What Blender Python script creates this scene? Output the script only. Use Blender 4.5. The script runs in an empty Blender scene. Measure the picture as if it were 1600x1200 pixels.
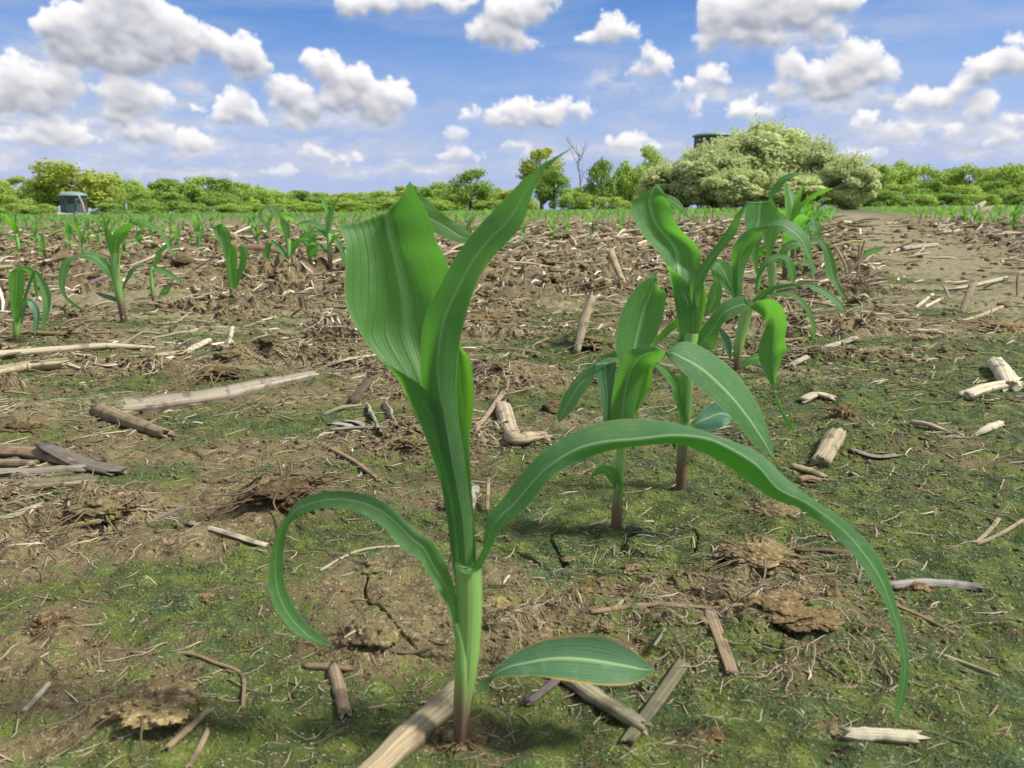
import bpy, math, random
import numpy as np
R = math.radians
SC = bpy.context.scene
COL = SC.collection
rng = np.random.default_rng(7)
random.seed(7)

# ------------------------------------------------------------------ camera frame
F = 1295.0; CAMH = 0.15; PITCH = math.atan((600-328)/F); ROLL = R(-0.55)
_r = np.array([1.0, 0, 0]); _f = np.array([0, math.cos(PITCH), -math.sin(PITCH)]); _u = np.array([0, math.sin(PITCH), math.cos(PITCH)])
RT = _r*math.cos(ROLL)+_u*math.sin(ROLL); UP = -_r*math.sin(ROLL)+_u*math.cos(ROLL)
CAM = np.array([0, 0, CAMH])

def ray(px, py):
    return _f*F + RT*(px-800) + UP*(600-py)

def at(px, py, Y):                      # the world point seen at a pixel, at world distance Y ahead
    d = ray(px, py); return CAM + d*(Y/d[1])

# ------------------------------------------------------------------ noise
_G = np.array([(math.cos(a), math.sin(a)) for a in np.linspace(0, 2*math.pi, 16, endpoint=False)])

def perlin(x, y, seed=0):
    xi = np.floor(x); yi = np.floor(y); fx = x-xi; fy = y-yi
    xi = xi.astype(np.int64); yi = yi.astype(np.int64)
    def g(ix, iy, dx, dy):
        h = (ix*374761393 + iy*668265263 + seed*974634777) & 0xffffffff
        h = ((h ^ (h >> 13))*1274126177) & 0xffffffff
        k = ((h ^ (h >> 16)) & 15)
        v = _G[k]
        return v[..., 0]*dx + v[..., 1]*dy
    u = fx*fx*fx*(fx*(fx*6-15)+10); v = fy*fy*fy*(fy*(fy*6-15)+10)
    a = g(xi, yi, fx, fy); b = g(xi+1, yi, fx-1, fy); c = g(xi, yi+1, fx, fy-1); d = g(xi+1, yi+1, fx-1, fy-1)
    return (a+(b-a)*u + ((c+(d-c)*u)-(a+(b-a)*u))*v)*1.5

def fbm(x, y, seed, octs=4, gain=.5):
    s = 0; a = 1; t = 0
    for k in range(octs):
        s = s + a*perlin(x*2**k, y*2**k, seed+k*17); t += a; a *= gain
    return s/t

def smooth(a, b, x):
    t = np.clip((x-a)/(b-a), 0, 1); return t*t*(3-2*t)

MOUNDS = []      # x, y, rx, ry, height : soil swells found in the photograph

def track(x, y):                          # the smooth wheel track between the main row and the rows on the right
    s_ = -(x+.013)*math.cos(R(21))+(y-.213)*math.sin(R(21)); t_ = (x+.013)*math.sin(R(21))+(y-.213)*math.cos(R(21))
    w = .05*perlin(t_/.4, t_*0+.5, 95)
    return smooth(-.13, -.24, s_+w)*smooth(-.66, -.44, s_+w)

def rough_mask(x, y):
    d = np.hypot(x, y)
    m = fbm(x/.30, y/.16, 3, 3)
    base = smooth(.02, .35, m + .10*smooth(.8, 2.0, d))
    return base*(1-.85*track(x, y))*(1-.6*smooth(0, .06, x)*(1-smooth(.4, .6, d)))

def ground_h(x, y, fine=True):
    x = np.asarray(x, float); y = np.asarray(y, float)
    d = np.hypot(x, y)
    fade = 1-smooth(9, 25, d)
    h = .010*perlin(x/.55, y/.55, 1)*(smooth(.25, .7, d)*.7+.3)
    rm = rough_mask(x, y)
    b = 1-np.abs(perlin(x/.07, y/.055, 21))*1.6
    c = 1-np.abs(perlin(x/.03, y/.026, 22))*1.7
    h = h + rm*(.013*b + .0075*c - .007)*(.8+1.5*smooth(.5, 1.8, d))
    for mx, my, rx, ry, mh in MOUNDS:
        q = ((x-mx)/rx)**2 + ((y-my)/ry)**2
        k = np.exp(-q*1.2)
        h = h + mh*k*(1+.45*perlin(x/(rx*.5), y/(rx*.5), 41))
    if fine:
        f2 = 1-smooth(2.5, 6, d)
        h = h + f2*(.0022*perlin(x/.013, y/.013, 5) + .0015*perlin(x/.006, y/.006, 6)*(.5+rm) + .0022*rm*np.abs(perlin(x/.010, y/.010, 8)))
        c2 = np.abs(perlin(x/.10+.6*perlin(x/.05, y/.05, 51), y/.085, 50))         # thin cracks in the crust
        gate = smooth(.15, .4, perlin(x/.2, y/.2, 53))*(1-smooth(1.2, 2.0, d))
        h = h - .004*gate*(1-smooth(.0, .035, c2))
    return h*fade

def gh(x, y): return float(ground_h(np.array([x]), np.array([y]))[0])

def on_ground(px, py, lift=0.0):
    d = ray(px, py); z = lift
    for _ in range(6):
        t = (CAMH-z)/max(-d[2], 1e-3)
        p = CAM+d*t; z = z*.3 + .7*(gh(p[0], p[1])+lift)
    p[2] = z
    return p

def mpp(Y): return Y/math.cos(PITCH)/F*1.0      # metres per photo pixel near the ground at distance Y
def scale_at(p): return float(np.dot(np.asarray(p)-CAM, _f))/F

# ------------------------------------------------------------------ scene helpers
def tag(o, label=None, cat=None, group=None, kind=None):
    if label: o['label'] = label
    if cat: o['category'] = cat
    if group: o['group'] = group
    if kind: o['kind'] = kind
    return o

def empty(name, loc=(0, 0, 0)):
    o = bpy.data.objects.new(name, None); o.empty_display_size = .05; o.location = loc
    COL.objects.link(o); return o

def mesh_np(name, V, Q, mat=None, uv=None, smooth_=True, attrs=None):
    V = np.asarray(V, np.float32); Q = np.asarray(Q, np.int32)
    n = Q.shape[1]
    me = bpy.data.meshes.new(name)
    me.vertices.add(len(V)); me.vertices.foreach_set('co', V.ravel())
    me.loops.add(Q.size); me.loops.foreach_set('vertex_index', Q.ravel())
    me.polygons.add(len(Q)); me.polygons.foreach_set('loop_start', np.arange(0, Q.size, n, dtype=np.int32))
    me.polygons.foreach_set('loop_total', np.full(len(Q), n, np.int32))
    me.polygons.foreach_set('use_smooth', np.full(len(Q), smooth_, bool))
    if uv is not None:
        l = me.uv_layers.new(name='UVMap'); l.data.foreach_set('uv', np.asarray(uv, np.float32)[Q.ravel()].ravel())
    if attrs:
        for k, a in attrs.items():
            at_ = me.attributes.new(k, 'FLOAT', 'POINT'); at_.data.foreach_set('value', np.asarray(a, np.float32))
    me.update(calc_edges=True); me.validate()
    if mat: me.materials.append(mat)
    return me

def obj(name, me, parent=None, loc=None):
    o = bpy.data.objects.new(name, me); COL.objects.link(o)
    if parent: o.parent = parent
    if loc is not None: o.location = loc
    return o

class MB:                                    # gathers quads (triangles as degenerate-free quads are avoided: uses lists)
    def __init__(s): s.V = []; s.Q = []; s.U = []; s.n = 0
    def grid(s, P, close=False, uv=None):    # P: rows x cols x 3
        r, c = P.shape[:2]
        s.V.append(P.reshape(-1, 3))
        if uv is None:
            uu, vv = np.meshgrid(np.linspace(0, 1, c), np.linspace(0, 1, r)); uv = np.stack([uu, vv], -1)
        s.U.append(uv.reshape(-1, 2))
        i = np.arange(r-1)[:, None]; j = np.arange(c if close else c-1)[None]
        j2 = (j+1) % c
        q = np.stack([i*c+j+0*i, i*c+j2+0*i, (i+1)*c+j2, (i+1)*c+j], -1).reshape(-1, 4)
        s.Q.append(q+s.n); s.n += r*c
        return s
    def box(s, c, sz, rot=0):
        x, y, z = np.array(sz)/2
        P = np.array([[-x, -y, -z], [x, -y, -z], [x, y, -z], [-x, y, -z], [-x, -y, z], [x, -y, z], [x, y, z], [-x, y, z]])
        if rot:
            cr, sr = math.cos(rot), math.sin(rot); P[:, :2] = P[:, :2] @ np.array([[cr, sr], [-sr, cr]])
        s.V.append(P+np.array(c)); s.U.append(np.zeros((8, 2)))
        s.Q.append(np.array([[0, 3, 2, 1], [4, 5, 6, 7], [0, 1, 5, 4], [1, 2, 6, 5], [2, 3, 7, 6], [3, 0, 4, 7]])+s.n); s.n += 8
        return s
    def mesh(s, name, mat, smooth_=True):
        return mesh_np(name, np.concatenate(s.V), np.concatenate(s.Q), mat, np.concatenate(s.U), smooth_)

def cr_interp(P, n):                          # Catmull-Rom along axis 0, n steps per span
    P = np.asarray(P, float); m = len(P)
    E = np.concatenate([[2*P[0]-P[1]], P, [2*P[-1]-P[-2]]])
    out = []
    for i in range(m-1):
        p0, p1, p2, p3 = E[i], E[i+1], E[i+2], E[i+3]
        for k in range(n):
            t = k/n
            out.append(.5*((2*p1)+(-p0+p2)*t+(2*p0-5*p1+4*p2-p3)*t*t+(-p0+3*p1-3*p2+p3)*t**3))
    out.append(P[-1]); return np.array(out)

def tube(pts, rad, nc=10, sub=5, flat=1.0, wob=0.0, seed=0, jag=0.0, arc=1.0):
    pts = np.asarray(pts, float); rad = np.asarray(rad, float)
    C = cr_interp(pts, sub); r = cr_interp(rad[:, None], sub)[:, 0]
    T = np.gradient(C, axis=0); T /= np.linalg.norm(T, axis=1)[:, None]+1e-12
    up = np.array([0, 0, 1.0])
    if abs(T[:, 2]).mean() > .9: up = np.array([0, 1.0, 0])
    S = np.cross(T, up); S /= np.linalg.norm(S, axis=1)[:, None]+1e-12
    N = np.cross(S, T)
    a = np.linspace(0, 2*math.pi*arc, nc, endpoint=arc < 1) + (math.pi*(1.5-arc) if arc < 1 else 0)
    rr = np.random.default_rng(seed)
    w = 1+wob*(rr.normal(size=(1, nc))*1.3+rr.normal(size=(len(C), nc))*.25)
    P = C[:, None]+(S[:, None]*np.cos(a)[None, :, None]+N[:, None]*np.sin(a)[None, :, None]*flat)*(r[:, None]*w)[..., None]
    if jag:
        P[0] -= T[0]*np.abs(rr.normal(size=(nc, 1)))*jag*r[0]; P[-1] += T[-1]*np.abs(rr.normal(size=(nc, 1)))*jag*r[-1]
    return P

def add_tube(mb, pts, rad, cap=True, **k):
    arc = k.get('arc', 1.0)
    P = tube(pts, rad, **k)
    if cap and arc >= 1:
        a = P[0].mean(0)[None, None].repeat(P.shape[1], 1); b = P[-1].mean(0)[None, None].repeat(P.shape[1], 1)
        ins0 = P[0:1]*.85+a*.15; ins1 = P[-1:]*.85+b*.15
        P = np.concatenate([a, ins0, P, ins1, b], 0)
    if arc < 1:                                # a split stalk: give the shell a thickness
        ctr = P.mean(1, keepdims=True); P = np.concatenate([P, (P+(ctr-P)*.22)[:, ::-1]], 1); arc = 1
        mb.grid(P, close=True); return
    mb.grid(P, close=True)

# ------------------------------------------------------------------ materials
def new_mat(name):
    m = bpy.data.materials.new(name); m.use_nodes = True
    nt = m.node_tree; nt.nodes.clear(); return m, nt
class NT:
    def __init__(s, nt): s.nt = nt; s.n = nt.nodes; s.l = nt.links
    def node(s, t, ins=None, **k):
        n = s.n.new(t)
        for a, v in k.items(): setattr(n, a, v)
        if ins:
            for key, v in ins.items():
                if hasattr(v, 'is_linked') or isinstance(v, bpy.types.NodeSocket): s.l.new(v, n.inputs[key])
                else: n.inputs[key].default_value = v
        return n
    def math(s, op, a, b=None, c=None, clamp=False):
        ins = {0: a}
        if b is not None: ins[1] = b
        if c is not None: ins[2] = c
        n = s.node('ShaderNodeMath', ins, operation=op); n.use_clamp = clamp; return n.outputs[0]
    def vmath(s, op, a, b=None, c=None):
        ins = {0: a}
        if b is not None: ins[1] = b
        if c is not None: ins[2] = c
        n = s.node('ShaderNodeVectorMath', ins, operation=op)
        return n.outputs[1] if op in ('LENGTH', 'DOT_PRODUCT', 'DISTANCE') else n.outputs[0]
    def mix(s, f, a, b, t='MIX'):
        n = s.n.new('ShaderNodeMix'); n.data_type = 'RGBA'; n.blend_type = t; n.clamp_factor = True
        for i, v in ((0, f), (6, a), (7, b)):
            if isinstance(v, bpy.types.NodeSocket): s.l.new(v, n.inputs[i])
            elif i == 0: n.inputs[0].default_value = v
            else: n.inputs[i].default_value = (*v[:3], 1)
        return n.outputs[2]
    def noise(s, vec, scale, detail=3, rough=.55, out=0):
        n = s.node('ShaderNodeTexNoise', {'Vector': vec, 'Scale': scale, 'Detail': detail, 'Roughness': rough}); return n.outputs[out]
    def sstep(s, v, a, b, c=0.0, d=1.0):
        n = s.node('ShaderNodeMapRange', {'Value': v, 'From Min': a, 'From Max': b, 'To Min': c, 'To Max': d}, interpolation_type='SMOOTHSTEP'); return n.outputs[0]
    def out(s, surf):
        o = s.node('ShaderNodeOutputMaterial'); s.l.new(surf, o.inputs[0])

def leaf_material(name, base, trans, tfac=.38, stripes=1.0, rough=.5, worn=0.0):
    m, nt = new_mat(name); N = NT(nt)
    uv = N.node('ShaderNodeUVMap').outputs[0]
    sep = N.node('ShaderNodeSeparateXYZ', {0: uv}); u, v = sep.outputs[0], sep.outputs[1]
    pos = N.node('ShaderNodeTexCoord').outputs['Object']
    rnd = N.node('ShaderNodeObjectInfo').outputs['Random']
    st = N.vmath('MULTIPLY', uv, (34, 1.6, 1))
    vein = N.noise(st, 1.0, 2, .6)
    st2 = N.vmath('MULTIPLY', uv, (95, 2.5, 1)); vein2 = N.noise(st2, 1.0, 1)
    blot = N.noise(pos, 28, 3)
    nerve = N.math('SINE', N.math('MULTIPLY', u, 88.0)); nerve = N.sstep(nerve, .55, 1.0)
    f = N.sstep(vein, .38, .62)
    c = N.mix(N.math('MULTIPLY', f, .28*stripes), base, tuple(x*k for x, k in zip(base, (1.75, 1.35, 1.5))))
    c = N.mix(N.math('MULTIPLY', N.sstep(vein2, .45, .7), .35*stripes), c, tuple(x*k for x, k in zip(base, (.62, .72, .7))))
    c = N.mix(N.math('MULTIPLY', N.sstep(blot, .35, .7), .4), c, tuple(x*k for x, k in zip(base, (.75, .85, 1.15))))
    c = N.mix(N.math('MULTIPLY', rnd, .25), c, tuple(x*k for x, k in zip(base, (1.5, 1.12, .8))))
    c = N.mix(N.math('MULTIPLY', nerve, .20*stripes), c, tuple(x*k for x, k in zip(base, (1.9, 1.45, 1.6))))
    c = N.mix(N.math('MULTIPLY', N.sstep(blot, .60, .74), .35), c, (.24, .33, .06))
    c = N.mix(N.math('MULTIPLY', N.sstep(v, .13, .0), .75), c, (.19, .37, .09))
    mid = N.math('ABSOLUTE', N.math('SUBTRACT', u, .5))
    c = N.mix(N.math('MULTIPLY', N.sstep(mid, .055, .012), .85), c, (.34, .50, .24))
    edge = N.math('MINIMUM', u, N.math('SUBTRACT', 1.0, u))
    c = N.mix(N.math('MULTIPLY', N.sstep(edge, .022, .004), .6), c, (.34, .46, .18))
    fleck = N.noise(N.vmath('MULTIPLY', uv, (30, 60, 1)), 1.0, 1)
    c = N.mix(N.math('MULTIPLY', N.sstep(fleck, .76, .82), .7), c, (.5, .55, .38))
    dust = N.noise(pos, 240, 4, .7)
    c = N.mix(N.math('MULTIPLY', N.sstep(dust, .5, .72), .22), c, (.38, .42, .26))
    tipm = N.math('ADD', v, N.math('MULTIPLY', N.math('SUBTRACT', N.noise(pos, 70, 3), .5), .12))
    c = N.mix(N.math('MULTIPLY', N.sstep(tipm, .965, 1.01), .7), c, (.36, .30, .10))
    if worn:
        wn = N.math('ADD', N.math('MULTIPLY', edge, 4.5), N.math('MULTIPLY', N.noise(pos, 45, 4), 1.1))
        c = N.mix(N.math('MULTIPLY', N.sstep(wn, .80, .58), worn), c, (.42, .27, .07))
    bs = N.node('ShaderNodeBsdfPrincipled', {'Base Color': c, 'Roughness': rough, 'Specular IOR Level': .38})
    bmp = N.node('ShaderNodeBump', {'Height': N.math('ADD', vein, N.math('MULTIPLY', nerve, .8)), 'Strength': .6, 'Distance': .0008}); N.l.new(bmp.outputs[0], bs.inputs['Normal'])
    tr = N.node('ShaderNodeBsdfTranslucent', {'Color': N.mix(N.math('MULTIPLY', f, .5), trans, tuple(x*1.3 for x in trans))})
    mx = N.node('ShaderNodeMixShader', {0: tfac, 1: bs.outputs[0], 2: tr.outputs[0]})
    N.out(mx.outputs[0]); return m

def stalk_material():
    m, nt = new_mat('corn_stem_green'); N = NT(nt)
    uv = N.node('ShaderNodeUVMap').outputs[0]
    v = N.node('ShaderNodeSeparateXYZ', {0: uv}).outputs[1]
    st = N.noise(N.vmath('MULTIPLY', uv, (26, 1.2, 1)), 1.0, 2)
    n = N.noise(N.node('ShaderNodeTexCoord').outputs['Object'], 60, 3)
    vv = N.math('ADD', v, N.math('MULTIPLY', N.math('SUBTRACT', n, .5), .25))
    vv = N.math('ADD', vv, N.math('MULTIPLY', N.math('SUBTRACT', st, .5), .3))
    c = N.mix(N.sstep(st, .35, .65), (.19, .38, .085), (.24, .43, .11))
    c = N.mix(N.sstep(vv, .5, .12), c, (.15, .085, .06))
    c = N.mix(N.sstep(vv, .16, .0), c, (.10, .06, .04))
    bs = N.node('ShaderNodeBsdfPrincipled', {'Base Color': c, 'Roughness': .45})
    bmp = N.node('ShaderNodeBump', {'Height': st, 'Strength': .2, 'Distance': .0004}); N.l.new(bmp.outputs[0], bs.inputs['Normal'])
    N.out(bs.outputs[0]); return m

def straw_material(name='dry_straw'):
    m, nt = new_mat(name); N = NT(nt)
    uv = N.node('ShaderNodeUVMap').outputs[0]
    col = N.mix(1.0, N.node('ShaderNodeObjectInfo').outputs['Color'], (1.12, 1.19, 1.12), 'MULTIPLY')
    tc = N.node('ShaderNodeTexCoord').outputs['Object']
    fib = N.noise(N.vmath('MULTIPLY', uv, (26, .7, 1)), 1.0, 4, .65)
    blot = N.noise(tc, 90, 4)
    c = N.mix(N.sstep(fib, .3, .7), N.mix(.62, col, (.06, .042, .03)), col)
    c = N.mix(N.math('MULTIPLY', N.sstep(blot, .5, .68), .65), c, (.085, .06, .04))
    c = N.mix(N.math('MULTIPLY', N.sstep(fib, .62, .8), .5), c, (.52, .44, .32))
    bs = N.node('ShaderNodeBsdfPrincipled', {'Base Color': c, 'Roughness': .75, 'Specular IOR Level': .25})
    bmp = N.node('ShaderNodeBump', {'Height': N.math('ADD', fib, N.math('MULTIPLY', blot, .6)), 'Strength': .8, 'Distance': .0012}); N.l.new(bmp.outputs[0], bs.inputs['Normal'])
    N.out(bs.outputs[0]); return m

def litter_material():
    m, nt = new_mat('straw_litter'); N = NT(nt)
    t = N.node('ShaderNodeAttribute', attribute_name='tone').outputs['Fac']
    r = N.node('ShaderNodeValToRGB', {0: t}); e = r.color_ramp.elements
    e[0].color = (.070, .052, .030, 1); e[1].color = (.66, .58, .45, 1)
    a = e.new(.4); a.color = (.215, .17, .105, 1); a = e.new(.75); a.color = (.40, .335, .225, 1)
    bs = N.node('ShaderNodeBsdfPrincipled', {'Base Color': r.outputs[0], 'Roughness': .8, 'Specular IOR Level': .2})
    N.out(bs.outputs[0]); return m

def soil_nodes(N, pos, moss, rough, silt):
    a = N.noise(pos, 9, 4); b = N.noise(pos, 70, 5, .6); c_ = N.noise(pos, 330, 4, .65); g = N.noise(pos, 900, 2, .6)
    soil = N.mix(N.sstep(b, .3, .7), (.082, .063, .028), (.225, .180, .084))
    soil = N.mix(N.math('MULTIPLY', N.sstep(a, .4, .65), .5), soil, (.165, .118, .058))
    soil = N.mix(N.sstep(c_, .52, .72), soil, (.37, .30, .165))
    soil = N.mix(N.math('MULTIPLY', N.sstep(c_, .47, .30), .85), soil, (.022, .015, .008))
    moss_c = N.mix(N.sstep(b, .35, .68), (.028, .050, .012), (.112, .140, .026))
    moss_c = N.mix(N.math('MULTIPLY', N.sstep(N.noise(pos, 24, 3), .5, .66), .55), moss_c, (.034, .072, .036))
    moss_c = N.mix(N.math('MULTIPLY', N.sstep(c_, .55, .7), .5), moss_c, (.27, .27, .09))
    moss_c = N.mix(N.math('MULTIPLY', N.sstep(c_, .45, .3), .6), moss_c, (.012, .016, .006))
    mm = N.math('ADD', moss, N.math('MULTIPLY', N.math('SUBTRACT', b, .5), 1.9))
    mm = N.math('ADD', mm, N.math('MULTIPLY', N.math('SUBTRACT', c_, .5), 1.7))
    col = N.mix(N.sstep(mm, .34, .66), soil, moss_c)
    siltc = N.mix(N.sstep(b, .3, .7), (.185, .165, .080), (.31, .27, .155))
    col = N.mix(N.math('MULTIPLY', N.sstep(N.math('ADD', silt, N.math('MULTIPLY', N.math('SUBTRACT', b, .5), 1.1)), .35, .8), .75), col, siltc)
    col = N.mix(N.math('MULTIPLY', N.sstep(g, .64, .70), .75), col, (.50, .46, .36))
    h = N.math('ADD', N.math('MULTIPLY', c_, .7), N.math('MULTIPLY', g, .35))
    return col, h

def ground_material():
    m, nt = new_mat('field_soil'); N = NT(nt)
    pos = N.node('ShaderNodeTexCoord').outputs['Object']
    at_ = lambda k: N.node('ShaderNodeAttribute', attribute_name=k).outputs['Fac']
    col, h = soil_nodes(N, pos, at_('moss'), at_('rough'), at_('silt'))
    col = N.mix(at_('far'), col, (.10, .105, .045))
    bs = N.node('ShaderNodeBsdfPrincipled', {'Base Color': col, 'Roughness': .88, 'Specular IOR Level': .22})
    bmp = N.node('ShaderNodeBump', {'Height': h, 'Strength': 1.0, 'Distance': .0032}); N.l.new(bmp.outputs[0], bs.inputs['Normal'])
    N.out(bs.outputs[0]); return m

def clod_material(tint=(1, 1, 1), moss=.25):
    m, nt = new_mat('soil_clod'); N = NT(nt)
    pos = N.node('ShaderNodeNewGeometry').outputs['Position']
    col, h = soil_nodes(N, pos, moss, 1.0, 0.0)
    bs = N.node('ShaderNodeBsdfPrincipled', {'Base Color': N.mix(1.0, col, tint, 'MULTIPLY'), 'Roughness': .9, 'Specular IOR Level': .2})
    bmp = N.node('ShaderNodeBump', {'Height': h, 'Strength': .9, 'Distance': .002}); N.l.new(bmp.outputs[0], bs.inputs['Normal'])
    N.out(bs.outputs[0]); return m

def foliage_material(name, ca, cb, tr, tf=.35):
    m, nt = new_mat(name); N = NT(nt)
    t = N.node('ShaderNodeAttribute', attribute_name='tone').outputs['Fac']
    rnd = N.node('ShaderNodeObjectInfo').outputs['Random']
    c = N.mix(t, ca, cb)
    c = N.mix(N.math('MULTIPLY', rnd, .35), c, tuple(x*k for x, k in zip(cb, (1.08, 1.04, .8))))
    bs = N.node('ShaderNodeBsdfPrincipled', {'Base Color': c, 'Roughness': .6, 'Specular IOR Level': .2})
    tl = N.node('ShaderNodeBsdfTranslucent', {'Color': N.mix(t, tuple(.7*x for x in tr), tr)})
    N.out(N.node('ShaderNodeMixShader', {0: tf, 1: bs.outputs[0], 2: tl.outputs[0]}).outputs[0]); return m

def plain(name, a, b, scale=30, rough=.7):
    m, nt = new_mat(name); N = NT(nt)
    pos = N.node('ShaderNodeTexCoord').outputs['Object']
    c = N.mix(N.sstep(N.noise(pos, scale, 4), .3, .7), a, b)
    N.out(N.node('ShaderNodeBsdfPrincipled', {'Base Color': c, 'Roughness': rough}).outputs[0]); return m

M_LEAF = leaf_material('corn_leaf_green', (.078, .200, .066), (.17, .50, .04), .44)
M_LEAFY = leaf_material('corn_leaf_young', (.085, .25, .050), (.22, .60, .03), .45)
M_LEAFB = leaf_material('corn_leaf_bluish', (.095, .22, .12), (.10, .34, .05), .22, rough=.30)  # paler bluish base puts part of the reflected sheen into the leaf colour
M_LEAFW = leaf_material('corn_leaf_worn', (.075, .185, .078), (.12, .36, .04), .25, worn=.95)
M_STALK = stalk_material(); M_STRAW = straw_material(); M_LIT = litter_material(); M_GROUND = ground_material()
M_MOSS = plain('moss_green', (.034, .056, .013), (.14, .175, .03), 160, .9)
M_LEAFF = leaf_material('corn_leaf_far', (.125, .255, .075), (.26, .55, .06), .42, stripes=.5)
M_CLOD = clod_material(); M_CLODR = clod_material((1.0, .88, .80), .15); M_CLODD = clod_material((.55, .5, .48), .1); M_CLODP = clod_material((1.25, 1.2, 1.1), -.1)
# ------------------------------------------------------------------ the ground
for px, py, rx, ry, hh in ((435, 800, 80, 45, 60), (575, 1010, 65, 55, 38), (235, 1120, 110, 45, 40), (150, 800, 70, 40, 40), (1255, 965, 95, 50, 34),
                           (1195, 890, 70, 35, 26), (725, 1160, 60, 34, 16), (345, 590, 55, 25, 25), (50, 665, 50, 26, 24), (640, 690, 90, 30, 20), (785, 900, 50, 25, 14),
                           (1290, 620, 80, 40, 26), (1330, 680, 60, 40, 22), (1000, 1160, 120, 30, 14), (90, 990, 90, 60, 30), (820, 480, 120, 25, 32), (930, 540, 80, 25, 30),
                           (790, 590, 90, 25, 24), (430, 560, 120, 18, 26), (220, 470, 160, 14, 22), (480, 440, 150, 12, 26), (1230, 830, 80, 30, 20), (300, 850, 100, 30, 22), (1270, 1165, 50, 24, 12)):
    p = on_ground(px, py); s = scale_at(p); sl = max(.25, CAMH/math.hypot(p[1], CAMH))
    MOUNDS.append((p[0], p[1], rx*s, ry*s/sl*.7, hh*s*.8))

def moss_at(x, y, rm=None):
    d = np.hypot(x, y); rm = rough_mask(x, y) if rm is None else rm
    m = .68+.95*fbm(x/.11, y/.08, 60, 3)-.62*rm-.34*smooth(.8, 2.6, d)+.22*smooth(-.1, .25, x)*(1-smooth(.6, 1.2, d))-.10*smooth(.02, -.2, x)+.12*track(x, y)*(1-smooth(1.5, 3, d))
    for mx, my, rx, ry, mh in MOUNDS:
        m = m-(.6 if mx < 0 else .3)*np.exp(-(((x-mx)/rx)**2+((y-my)/ry)**2))
    return m

def build_ground():
    a = np.concatenate([np.linspace(-math.pi, R(-42), 50, endpoint=False), np.arange(R(-42), R(42), .00145), np.linspace(R(42), math.pi, 51)])
    r = [.06]
    while r[-1] < 3500:
        d = r[-1]; k = .0125 if d < .17 else .0036 if d < .6 else .0055 if d < 2 else .011 if d < 10 else .04 if d < 60 else .2
        r.append(d*(1+k))
    r = np.array(r)
    A, D = np.meshgrid(a, r)
    X = D*np.sin(A); Y = D*np.cos(A)
    Z = ground_h(X.ravel(), Y.ravel()).reshape(X.shape)
    Z -= .25*smooth(70, 200, D)
    rm = rough_mask(X, Y)
    moss = moss_at(X, Y, rm)
    silt = .28+1.0*fbm(X/.33, Y/.12, 70, 3)+.30*smooth(.5, 1.6, D)-.35*rm-.7*(1-smooth(.35, .6, D))+.22*track(X, Y)*smooth(1.0, 2.5, D)
    V = np.stack([X, Y, Z], -1).reshape(-1, 3)
    nr, nc = X.shape
    i = np.arange(nr-1)[:, None]; j = np.arange(nc-1)[None]
    Q = np.stack([i*nc+j, i*nc+j+1, (i+1)*nc+j+1, (i+1)*nc+j], -1).reshape(-1, 4)
    # close the small hole under the camera
    V = np.concatenate([V, [[0, 0, float(Z[0].mean())]]]); c = len(V)-1
    t = np.arange(0, nc-1)
    Q = np.concatenate([Q[:, ::-1], np.stack([t, t+1, np.full_like(t, c), np.full_like(t, c)], -1)[:0]])
    pad = lambda z: np.concatenate([np.asarray(z).ravel(), [0]])
    me = mesh_np('ground', V, Q, M_GROUND, attrs={'moss': pad(moss), 'rough': pad(rm), 'silt': pad(silt), 'far': pad(smooth(14, 30, D))})
    o = obj('ground', me); tag(o, kind='structure'); o['label'] = 'mossy brown field soil with crusted clods between the corn rows'
build_ground()

# ------------------------------------------------------------------ traced corn plants
def crop(x0, y0, k): return lambda X, Y: (x0+k*X, y0+k*Y)
IM = crop(0, 0, 1); C1 = crop(400, 200, .375); C2 = crop(400, 650, .45833); C3 = crop(820, 240, .375); C4 = crop(820, 640, .4667)
P1 = crop(860, 420, .25); Q1 = crop(1060, 240, .1875); Q2 = crop(1060, 440, .1875); R1 = crop(0, 300, .1875); R2 = crop(300, 300, .1875)

def key_interp(keys, f):
    if not isinstance(keys, (list, tuple)) or not isinstance(keys[0], (list, tuple)): return np.asarray(keys, float)
    ks = [k[0] for k in keys]; vs = np.array([np.atleast_1d(k[1]) for k in keys], float)
    return np.array([np.interp(f, ks, vs[:, c]) for c in range(vs.shape[1])])

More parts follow.
